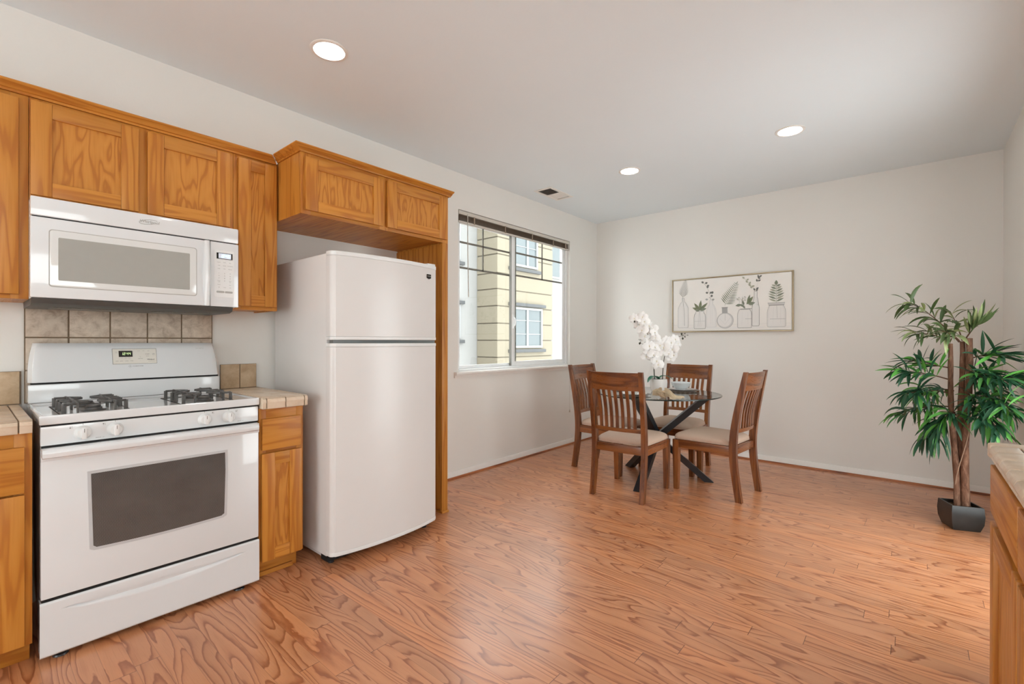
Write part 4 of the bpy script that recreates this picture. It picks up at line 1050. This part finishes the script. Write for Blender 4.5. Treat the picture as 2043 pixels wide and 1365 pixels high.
# ------------------------------------------------------------------ on the table
def disc(name, label, cat, mat, x, y, z, prof, group=None):
    return single(name, MB().lathe(prof, (x, y, z), 56), mat, label, cat, (x, y, z), group, 40)
plate_p = lambda r, h: [(0, 0.0), (r*0.62, 0.0), (r*0.70, 0.004), (r*0.98, h), (r, h+0.0015), (r*0.985, h+0.003), (r*0.69, 0.008), (r*0.6, 0.006), (0, 0.006)]
bowl_p = lambda r, h: [(0, 0.0), (r*0.5, 0.0), (r*0.52, 0.006), (r*0.78, h*0.32), (r*0.93, h*0.68), (r, h), (r*0.985, h+0.002), (r*0.955, h), (r*0.88, h*0.7), (r*0.72, h*0.38), (r*0.4, 0.012), (0, 0.010)]
Z0 = TZ+0.0008
disc('charger_plate', 'grey charger plate under the bowl behind the orchid pot', 'plate', charger_m, 1.462, 4.815, Z0, plate_p(0.150, 0.010), 'grey charger plates')
disc('dinner_plate', 'white plate between charger and bowl at the back of the table', 'plate', ceramic, 1.462, 4.815, Z0+0.0075, plate_p(0.118, 0.010), 'white dinner plates')
disc('bowl', 'pale grey bowl at the back of the table, right of the orchid pot', 'bowl', bowl_m, 1.452, 4.815, Z0+0.0145, bowl_p(0.085, 0.062), 'table bowls')
disc('charger_plate', 'grey charger plate at the front of the table, behind the near chair', 'plate', charger_m, 1.28, 4.20, Z0, plate_p(0.150, 0.010), 'grey charger plates')
disc('dinner_plate', 'white plate on the front charger, behind the near chair', 'plate', ceramic, 1.28, 4.20, Z0+0.0075, plate_p(0.118, 0.010), 'white dinner plates')
disc('bowl', 'white bowl at the front of the table, behind the near chair', 'bowl', ceramic, 1.28, 4.20, Z0+0.0145, bowl_p(0.075, 0.055), 'table bowls')
disc('charger_plate', 'grey charger plate at the window side of the table', 'plate', charger_m, 1.035, 4.60, Z0, plate_p(0.150, 0.010), 'grey charger plates')
disc('dinner_plate', 'white plate on the charger at the window side of the table', 'plate', ceramic, 1.035, 4.60, Z0+0.0075, plate_p(0.118, 0.010), 'white dinner plates')
def napkin(name, label, x, y, z, ang, s, seed):
    rnd = random.Random(seed); ph = [rnd.uniform(0, 6.28) for _ in range(4)]
    R_ = Matrix.Rotation(ang, 3, 'Z'); b = MB()
    def fan(u, v, sg=1.0, k=0.0):
        # pleated fan spreading out from the knot
        r_ = 0.012+0.150*u; a = (v-0.5)*(0.8+0.55*u)+k
        cr = abs(math.sin(v*PI*3.5+ph[0]+0.8*math.sin(u*3)))
        zz = 0.004+(0.062*(1-u)**0.9+0.010)*(0.30+0.85*cr**1.4)*(0.75+0.25*math.sin(u*7+ph[1]+v*4))
        return Vector((sg*r_*math.cos(a), r_*math.sin(a), max(0.003, zz)))
    def put(p, dz=0.0): q = R_ @ (p*s); return (x+q.x, y+q.y, z+q.z+dz)
    for sg, k, ex in ((1.0, 0.12, 1.0), (-1.0, -0.25, 0.45)):
        for dz in (0.0, 0.002): b.grid(lambda u, v: put(fan(u*ex, v, sg, k), dz), 16, 40)
    for j in range(4):                       # the knot: fat twisted loops
        a0 = ph[j]; loop = []
        for i in range(15):
            t_ = 2*PI*i/14; loop.append(put(Vector((0.010*math.cos(a0)+(0.018+0.006*j)*math.cos(t_)*math.cos(a0*0.7+j), 0.026*math.sin(t_), 0.03+0.022*math.cos(t_+j)))))
        b.tube(loop, 0.0085*s, 8)
    return single(name, b, napkin_m, label, 'napkin', (x, y, z), 'cloth napkins', 60)
napkin('napkin', 'knotted beige napkin at the front right of the glass tabletop', 1.545, 4.19, Z0, math.radians(-18), 1.0, 3)
napkin('napkin', 'beige napkin knotted on the plate at the window side of the table', 1.065, 4.63, Z0+0.0165, math.radians(40), 0.62, 5)

# ------------------------------------------------------------------ orchid
OX, OY = 1.325, 4.62
oc = thing('orchid', 'potted white orchid with two arching stems on the glass table', 'plant', (OX, OY, Z0))
part('pot', MB().lathe([(0, 0.0), (0.052, 0.0), (0.062, 0.004), (0.070, 0.018), (0.0745, 0.05), (0.0755, 0.09), (0.073, 0.112), (0.069, 0.114), (0.068, 0.108), (0.068, 0.100), (0, 0.100)], (OX, OY, Z0), 48), ceramic, oc)
part('moss', MB().lathe([(0.067, 0.1005), (0.05, 0.107), (0.03, 0.111), (0, 0.113)], (OX, OY, Z0), 24), moss_m, oc)
def bez(P_, n=16):
    P_ = [Vector(p) for p in P_]; o = []
    m_ = len(P_)-1
    for i in range(n+1):
        t_ = i/n; Q_ = P_[:]
        while len(Q_) > 1: Q_ = [a.lerp(c, t_) for a, c in zip(Q_, Q_[1:])]
        o.append(Q_[0])
    return o
VR = Vector((0.76, 0.65, 0)); VF = Vector((-0.65, 0.76, 0))        # across and into the room from the doorway
def op(a, d, z_): q = Vector((OX, OY, 0))+VR*a+VF*d; return Vector((q.x, q.y, z_))
def broadleaf(path, wd, th=0.0):
    b = MB(); pts = bez(path, 10); n = len(pts)
    def fnl(u, v):
        i = min(int(u*(n-1)), n-2); k = u*(n-1)-i; p = pts[i].lerp(pts[i+1], k); d = (pts[i+1]-pts[i]).normalized()
        sd = d.cross(Vector((0, 0, 1))).normalized(); h = wd*(math.sin(PI*min(1, u*0.93+0.06))**0.7)
        s_ = (v-0.5)*2; nn_ = sd.cross(d); return p+sd*s_*h+nn_*(s_*s_*0.25*h)
    return b.grid(fnl, 14, 6)
part('leaf', broadleaf([op(0, -0.01, Z0+0.11), op(-0.04, -0.03, Z0+0.155), op(-0.09, -0.05, Z0+0.135), op(-0.115, -0.06, Z0+0.085)], 0.032), orchid_leaf, oc, angle=180)
part('leaf', broadleaf([op(0.0, 0.01, Z0+0.11), op(0.04, 0.02, Z0+0.155), op(0.09, 0.03, Z0+0.14), op(0.14, 0.03, Z0+0.105)], 0.026), orchid_leaf, oc, angle=180)
part('leaf', broadleaf([op(0, 0.02, Z0+0.11), op(-0.02, 0.05, Z0+0.145), op(-0.05, 0.08, Z0+0.12)], 0.024), orchid_leaf, oc, angle=180)
st1 = bez([op(-0.035, 0, Z0+0.10), op(-0.055, 0.0, Z0+0.30), op(-0.03, 0.0, Z0+0.54), op(-0.17, -0.01, Z0+0.60), op(-0.235, -0.02, Z0+0.655)], 30)
st2 = bez([op(0.035, 0, Z0+0.10), op(0.035, 0.0, Z0+0.24), op(0.06, 0.0, Z0+0.47), op(0.10, 0.0, Z0+0.47), op(0.21, 0.0, Z0+0.50)], 30)
s1o = part('stem', MB().tube(st1, [0.0048-0.003*i/30 for i in range(31)], 8), stem_m, oc)
s2o = part('stem', MB().tube(st2, [0.0042-0.0026*i/30 for i in range(31)], 8), stem_m, oc)
def flower(p, nrm, s):
    nrm = Vector(nrm).normalized(); a = nrm.cross(Vector((0, 0, 1))).normalized(); bb = a.cross(nrm)
    b = MB(); rot = random.uniform(-0.25, 0.25)
    def petal(ang, L, wd, cup):
        d = a*math.cos(ang+rot)+bb*math.sin(ang+rot); sd = nrm.cross(d)
        def fnp(u, v):
            h = wd*(math.sin(PI*(0.08+0.86*u))**0.65); sv = (v-0.5)*2
            return p+d*(L*u)+sd*(sv*h)+nrm*(cup*L*(u*(1-u))*1.2-0.25*L*u*u+0.10*h*sv*sv+random.uniform(-0.002, 0.002))
        b.grid(fnp, 5, 4)
    for ang, L, wd in ((PI/2, 1.0, 0.36), (PI/2+2.25, 1.0, 0.33), (PI/2-2.25, 1.0, 0.33)): petal(ang, L*s, wd*s, 0.2)
    for ang in (0.12, PI-0.12): petal(ang, 1.05*s, 0.62*s, 0.45)
    b.tube([p+nrm*0.06*s, p+nrm*0.16*s-bb*0.1*s, p+nrm*0.2*s-bb*0.26*s], [0.09*s, 0.09*s, 0.03*s], 6, 1)
    return b
def cluster(path, idx, parent, n_side, size):
    for k, i in enumerate(idx):
        p = path[i]
        for j in range(n_side):
            side = VR*random.uniform(-0.045, 0.065)+VF*random.uniform(-0.05, 0.03)+Vector((0, 0, random.uniform(-0.03, 0.055)))
            q = p+side
            nrm = Vector((0.55, -0.75, random.uniform(-0.25, 0.35)))+VR*random.uniform(-0.6, 0.6)
            part('flower', flower(q, nrm, size*random.uniform(0.85, 1.1)), [petal_m, petal_c], parent, angle=180)
cluster(st1, [15, 17, 19, 21, 23, 25, 27], s1o, 2, 0.050)
for a, d, z_ in ((-0.10, -0.03, 0.36), (-0.06, -0.05, 0.33), (-0.015, -0.04, 0.345), (-0.10, -0.05, 0.41), (-0.05, -0.05, 0.40), (-0.035, -0.05, 0.28), (-0.02, -0.05, 0.245), (-0.115, -0.02, 0.315), (0.0, -0.03, 0.42), (-0.07, -0.02, 0.445)):
    part('flower', flower(op(a, d, Z0+z_), Vector((0.55, -0.75, random.uniform(-0.4, 0.2)))+VR*random.uniform(-0.5, 0.5), random.uniform(0.046, 0.056)), [petal_m, petal_c], s1o, angle=180)
for a, d, z_ in ((0.035, -0.03, 0.40), (0.07, -0.02, 0.46), (0.10, -0.03, 0.44), (0.14, -0.02, 0.47), (0.115, -0.03, 0.38), (0.08, -0.03, 0.345), (0.125, -0.02, 0.33), (0.165, -0.01, 0.43), (0.05, -0.02, 0.37), (0.10, -0.02, 0.30), (0.135, -0.02, 0.415)):
    part('flower', flower(op(a, d, Z0+z_), Vector((0.55, -0.75, random.uniform(-0.3, 0.3)))+VR*random.uniform(-0.5, 0.5), random.uniform(0.044, 0.054)), [petal_m, petal_c], s2o, angle=180)
def bud(p, r_, parent, frm):
    b = MB().lathe([(0, -1.3*r_), (0.6*r_, -0.8*r_), (r_, 0), (0.75*r_, 0.8*r_), (0, 1.3*r_)], p, 10).tube([frm, Vector(frm).lerp(Vector(p), 0.5)+Vector((0, 0, 0.004)), p], 0.0012, 5)
    part('bud', b, bud_m, parent)
for a, z_, r_ in ((-0.235, 0.675, 0.006), (-0.25, 0.64, 0.007), (-0.222, 0.625, 0.008), (-0.245, 0.66, 0.005)): bud(op(a, -0.02, Z0+z_), r_, s1o, st1[29])
for a, z_, r_ in ((0.205, 0.515, 0.009), (0.215, 0.475, 0.009), (0.235, 0.49, 0.006), (0.235, 0.52, 0.005), (0.26, 0.505, 0.004)): bud(op(a, 0, Z0+z_), r_, s2o, st2[30])
tw = [op(-0.06, 0.02, Z0+0.38), op(-0.11, 0.02, Z0+0.42), op(-0.155, 0.02, Z0+0.43)]
tw_o = part('twig', MB().tube(tw, 0.0016, 6), stem_m, oc)
for a, z_, r_ in ((-0.165, 0.43, 0.009), (-0.155, 0.465, 0.006), (-0.115, 0.435, 0.008), (-0.17, 0.465, 0.004)): bud(op(a, 0.02, Z0+z_), r_, tw_o, tw[2] if a < -0.14 else tw[1])

# ------------------------------------------------------------------ tall potted plant
plc = Vector((3.292, 4.772, 0))
pl = thing('potted_plant', 'tall leafy plant with three brown trunks in a black pot', 'plant', tuple(plc))
e1 = Vector((0.148, 0.057, 0)); e2 = Vector((-0.062, 0.148, 0))       # sides of the square pot
levels = [(0.80, 0.0), (0.86, 0.004), (1.02, 0.05), (1.06, 0.10), (1.02, 0.150), (1.0, 0.158)]
b = MB(); vs = []
for s, z_ in levels:
    for p, q in ((-0.5, -0.5), (0.5, -0.5), (0.5, 0.5), (-0.5, 0.5)): vs.append(plc+e1*(p*s)+e2*(q*s)+Vector((0, 0, z_)))
for s, z_ in ((0.88, 0.158), (0.86, 0.13)):
    for p, q in ((-0.5, -0.5), (0.5, -0.5), (0.5, 0.5), (-0.5, 0.5)): vs.append(plc+e1*(p*s)+e2*(q*s)+Vector((0, 0, z_)))
n = len(levels)+2
b.add(vs, [[i*4+k, i*4+(k+1) % 4, (i+1)*4+(k+1) % 4, (i+1)*4+k] for i in range(n-1) for k in range(4)]+[[3, 2, 1, 0], [(n-1)*4+k for k in range(4)]])
part('pot', b, pot_m, pl, angle=25)
b = MB(); vs = []
b.grid(lambda u, v: plc+e1*((u-0.5)*0.88)+e2*((v-0.5)*0.88)+Vector((0, 0, 0.134+0.008*math.sin(u*9)*math.cos(v*8)+random.uniform(-0.002, 0.003))), 14, 14)
part('soil', b, moss_m, pl, angle=60)
tr = []
for (x0, y0, x1, y1, zt, r0, r1) in ((3.276, 4.775, 3.238, 4.80, 1.19, 0.019, 0.0125), (3.297, 4.80, 3.297, 4.815, 1.205, 0.019, 0.014), (3.312, 4.765, 3.330, 4.785, 1.225, 0.022, 0.0165)):
    pts = []; rs = []
    for i in range(15):
        q = i/14; pts.append((x0+(x1-x0)*q+0.006*math.sin(q*7+x0*50), y0+(y1-y0)*q+0.005*math.sin(q*6), 0.13+(zt-0.13)*q)); rs.append(r0+(r1-r0)*q+0.0012*math.sin(q*31))
    tr.append(pts); part('trunk', MB().tube(pts, rs, 12), bark_m, pl, angle=60)
b = MB()
for ph in (0.0, 2.5):
    b.tube([(3.30+0.034*math.cos(ph+q*4), 4.78+0.034*math.sin(ph+q*4), 0.13+0.62*q) for q in [i/18 for i in range(19)]], 0.0028, 6)
part('vine', b, plain('pale_vine', S(160, 132, 110), 0.8), pl)
def plant_leaf(mb, base, d, L, wd, droop, roll_, mat=0):
    d = d.normalized(); n = 7; p = Vector(base); vs = []
    upv = Vector((0, 0, 1))
    for i in range(n+1):
        q = i/n
        sd = d.cross(upv)
        if sd.length < 1e-3: sd = Vector((1, 0, 0))
        sd.normalize(); nr = sd.cross(d).normalized(); sd2 = sd*math.cos(roll_)+nr*math.sin(roll_); nr2 = sd2.cross(d).normalized()
        h = wd*(math.sin(PI*(q*0.93+0.05))**0.9)
        vs += [p+sd2*h+nr2*h*0.35, p, p-sd2*h+nr2*h*0.35]
        p = p+d*(L/n); d = (d+Vector((0, 0, -droop/n))).normalized()
    for v in vs:
        if v.x > 3.572: v.x = 3.572-(v.x-3.572)*0.15
    mb.add(vs, [[i*3+k, i*3+k+1, i*3+k+4, i*3+k+3] for i in range(n) for k in (0, 1)], mat)
def branch(path, nleaf, mat, L=0.16, spread=0.75, droop=0.9, start=0.3, upb=0.1):
    pts = bez(path, 14)
    for p in pts: p.x = min(p.x, 3.55)
    br = part('branch', MB().tube(pts, [0.0045-0.003*i/14 for i in range(15)], 6), plant_stem, pl)
    b = MB()
    nn_ = max(4, int(nleaf*0.62)); tot = nn_*4
    for k in range(nn_):
        q = start+(1-start)*((k+0.6)/nn_); i = min(int(q*14), 13); p = pts[i].lerp(pts[i+1], min(1, q*14-i))
        d = (pts[i+1]-pts[i]).normalized()
        for j in range(4 if k < nn_-1 else 5):
            rv = Vector((random.gauss(0, 1), random.gauss(0, 1), random.gauss(-0.1, 0.55))).normalized()
            dd = d*0.75+rv*spread*1.15+Vector((0, 0, upb+0.1))
            plant_leaf(b, p+rv*0.006, dd, L*random.uniform(0.7, 1.2), random.uniform(0.0085, 0.0125), droop*random.uniform(0.5, 1.6), random.uniform(-0.8, 0.8))
    part('leaves', b, mat, br, angle=180, fix=False)
def V(x, z, y=4.8): return (x, y, z)
# crown
branch([V(3.285, 1.20), V(3.20, 1.33, 4.78), V(3.10, 1.44, 4.72), V(3.03, 1.46, 4.70)], 12, leaf_top, 0.15, 0.7, 1.2, 0.3)
branch([V(3.25, 1.17), V(3.17, 1.28, 4.76), V(3.06, 1.25, 4.72)], 11, leaf_top, 0.15, 0.7, 1.3, 0.25)
branch([V(3.30, 1.21), V(3.28, 1.30, 4.78), V(3.24, 1.40, 4.75)], 7, leaf_top, 0.13, 0.9, 1.2, 0.35)
branch([V(3.315, 1.22), V(3.345, 1.29, 4.75), V(3.38, 1.33, 4.70)], 9, leaf_top, 0.15, 0.6, -0.5, 0.2, 0.35)
branch([V(3.29, 1.20), V(3.26, 1.25, 4.70), V(3.20, 1.27, 4.62)], 9, leaf_top, 0.14, 0.7, 1.1, 0.25)
# left
branch([V(3.245, 0.95), V(3.12, 1.00, 4.76), V(2.99, 1.00, 4.72)], 17, leaf_low, 0.15, 0.75, 0.8, 0.25)
branch([V(3.245, 1.03), V(3.13, 1.05, 4.80), V(3.05, 1.07, 4.82)], 12, leaf_low, 0.15, 0.8, 0.6, 0.2, 0.2)
branch([V(3.25, 0.86), V(3.13, 0.90, 4.74), V(3.02, 0.85, 4.68)], 15, leaf_low, 0.15, 0.75, 1.1, 0.25)
branch([V(3.26, 0.77), V(3.13, 0.80, 4.76), V(3.00, 0.70, 4.72)], 16, leaf_low, 0.15, 0.7, 1.3, 0.2, 0.0)
branch([V(3.265, 0.70), V(3.18, 0.72, 4.74), V(3.11, 0.55, 4.70)], 16, leaf_low, 0.16, 0.6, 1.5, 0.25, -0.2)
branch([V(3.265, 0.74), V(3.20, 0.74, 4.70), V(3.17, 0.58, 4.64)], 12, leaf_low, 0.16, 0.5, 1.5, 0.3, -0.2)
branch([V(3.26, 0.88), V(3.20, 0.90, 4.86), V(3.10, 0.83, 4.96)], 12, leaf_low, 0.15, 0.7, 1.0, 0.25)
branch([V(3.27, 0.72), V(3.25, 0.78, 4.72), V(3.235, 0.72, 4.62)], 10, leaf_low, 0.13, 0.8, 1.2, 0.3)
# right
branch([V(3.33, 1.09), V(3.40, 1.13, 4.74), V(3.47, 1.12, 4.66)], 14, leaf_low, 0.16, 0.7, 0.5, 0.2, 0.15)
branch([V(3.33, 0.97), V(3.40, 1.02, 4.70), V(3.46, 0.98, 4.55)], 16, leaf_low, 0.16, 0.75, 0.7, 0.2)
branch([V(3.33, 0.92), V(3.42, 0.97, 4.76), V(3.51, 0.99, 4.64)], 16, leaf_low, 0.16, 0.75, 0.7, 0.2)
branch([V(3.33, 0.86), V(3.42, 0.88, 4.70), V(3.48, 0.82, 4.50)], 17, leaf_low, 0.16, 0.75, 0.9, 0.2)
branch([V(3.33, 0.80), V(3.42, 0.84, 4.74), V(3.52, 0.78, 4.62)], 16, leaf_low, 0.15, 0.75, 1.0, 0.2)
branch([V(3.33, 0.76), V(3.40, 0.78, 4.72), V(3.44, 0.68, 4.56)], 15, leaf_low, 0.15, 0.7, 1.1, 0.25, -0.05)
branch([V(3.33, 0.80), V(3.37, 0.80, 4.68), V(3.38, 0.72, 4.58)], 12, leaf_low, 0.14, 0.8, 1.1, 0.25)
branch([V(3.33, 0.93), V(3.40, 0.93, 4.88), V(3.47, 0.88, 4.98)], 11, leaf_low, 0.15, 0.7, 0.9, 0.25)
branch([V(3.33, 1.00), V(3.35, 1.02, 4.70), V(3.38, 0.98, 4.60)], 11, leaf_low, 0.14, 0.8, 1.0, 0.25)
branch([V(3.325, 0.84), V(3.345, 0.88, 4.70), V(3.35, 0.82, 4.62)], 10, leaf_low, 0.13, 0.8, 1.1, 0.25)

# ------------------------------------------------------------------ counter run on the right
XR = 3.235; YE = 2.415
def right_cab(y0, y1, label):
    c = thing('base_cabinet', label, 'cabinet', (3.5, (y0+y1)/2, 0), 'oak base cabinets')
    carcass(c, XR, WK-0.002, y0, y1, 0.10, 0.886, [(y0, y0+0.04), (y1-0.04, y1)], [(y0+0.04, y1-0.04, 0.10, 0.14), (y0+0.04, y1-0.04, 0.70, 0.745), (y0+0.04, y1-0.04, 0.865, 0.886)], d=-1)
    part('drawer', MB().box(XR-0.02, XR-0.001, y0+0.008, y1-0.004, 0.752, 0.877, 0.004), oak_h, c)
    shaker(c, y0+0.008, y1-0.004, 0.112, 0.727, XR-0.001, -1)
    part('toe_kick', MB().box(XR+0.07, XR+0.085, y0+0.002, y1-0.002, 0, 0.0995), oak_h, c)
right_cab(1.918, YE-0.065, 'oak base cabinet at the right edge, at the far end of the counter')
right_cab(1.33, 1.9165, 'oak base cabinet at the right edge, second from the far end of the counter')
b = MB(); z0, z1 = 0.8865, 0.926; xf, ye = 3.213, YE; g = 0.002; R_ = 0.03
b.box(xf+0.022, WK-0.002, 1.33, ye-0.012, z0+0.002, z1-0.004, 0, 1)
ys = [1.33, 1.42, 1.525, 1.63, 1.735, 1.84, 1.945, 2.05, 2.155, 2.26, ye-0.062]
for a, c in zip(ys, ys[1:]):
    prof = [(xf+0.055, z0), (xf+0.006, z0), (xf+0.004, z0+0.004), (xf+0.006, z0+0.013), (xf+0.001, z0+0.018), (xf, z1-0.014), (xf+0.004, z1-0.004), (xf+0.012, z1), (xf+0.055, z1)]
    b.prism(prof, lambda p, q, t: (p, t, q), a+g, c-g, 2, 0.002)
    x = xf+0.059
    while x < WK-0.02:
        xb = min(WK-0.003, x+0.152)
        b.box(x, xb, a+g, c-g, z0+0.02, z1, 0.002, 0); x = xb+2*g
cx_, cy_ = xf+R_, ye-R_
for x0_, x1_ in ((xf, xf+0.12), (xf+0.124, xf+0.29), (xf+0.294, xf+0.46), (xf+0.464, WK-0.003)):
    if x0_ == xf:
        poly = [(x1_, ye-0.060), (xf+0.002, ye-0.060)]+[(cx_-R_*math.cos(a), cy_+R_*math.sin(a)) for a in [PI/2*i/6 for i in range(7)]]+[(x1_, ye)]
        b.prism(poly, lambda p, q, t: (p, q, t), z0+0.004, z1, 2, 0.004)
    else: b.box(x0_, x1_, ye-0.060, ye, z0+0.004, z1, 0.004, 2)
single('countertop', b, [tile_top, grout_m, tile_edge], 'cream tiled countertop at the right edge, in front of the plant', 'countertop', (3.5, 1.9, z0))

# ------------------------------------------------------------------ ceiling fittings
def can(x, y, label):
    o = thing('ceiling_light', label, 'ceiling light', (x, y, H), 'recessed ceiling lights')
    part('trim_ring', MB().lathe([(0.093, H), (0.093, H-0.003), (0.088, H-0.006), (0.076, H-0.006), (0.073, H-0.002), (0.073, H)], (x, y, 0), 40), trim_m, o)
    part('lens', MB().lathe([(0, H-0.0035), (0.070, H-0.0035), (0.072, H-0.0022), (0, H-0.0022)], (x, y, 0), 40), lens_m, o)
can(0.781, 1.792, 'recessed ceiling light nearest the camera, above the range and refrigerator')
can(1.172, 4.353, 'small recessed ceiling light near the ceiling vent')
can(2.393, 4.365, 'recessed ceiling light on the right, toward the plant')
can(2.39, 1.79, 'added unseen recessed ceiling light over the middle of the kitchen')  # this lamp and the next two are out of view, added for brightness
can(0.781, -0.7, 'added unseen recessed ceiling light at the near left of the kitchen')
can(2.39, -0.7, 'added unseen recessed ceiling light behind the camera')
vt = thing('ceiling_vent', 'white air vent in the ceiling above the window', 'vent', (0.30, 4.45, H))
VX0, VX1, VY0, VY1 = 0.195, 0.405, 4.245, 4.645
b = MB(); zv = H-0.006
b.box(VX0, VX0+0.03, VY0, VY1, zv, H, 0.002).box(VX1-0.03, VX1, VY0, VY1, zv, H, 0.002).box(VX0+0.03, VX1-0.03, VY0, VY0+0.03, zv, H, 0.002).box(VX0+0.03, VX1-0.03, VY1-0.03, VY1, zv, H, 0.002)
part('frame', b, trim_m, vt)
part('duct', MB().box(VX0+0.03, VX1-0.03, VY0+0.03, VY1-0.03, H-0.0012, H-0.0004), plain('dark_duct', S(50, 46, 38), 0.9), vt)
b = MB()
n_ = 13
for i in range(n_):                                     # two banks of blades angled opposite ways
    for y0_, sg in ((VY0+0.034, 1), ((VY0+VY1)/2+0.004, -1)):
        y = y0_+i*0.0123
        b.prism([(0.0, 0.0), (0.0008, 0.0), (sg*0.0085+0.0008, 0.0046), (sg*0.0085, 0.0046)], lambda p, q, t, y=y: (t, y+p+(0.0 if True else 0), H-0.006+q), VX0+0.03, VX1-0.03)
part('blade', b, trim_m, vt)
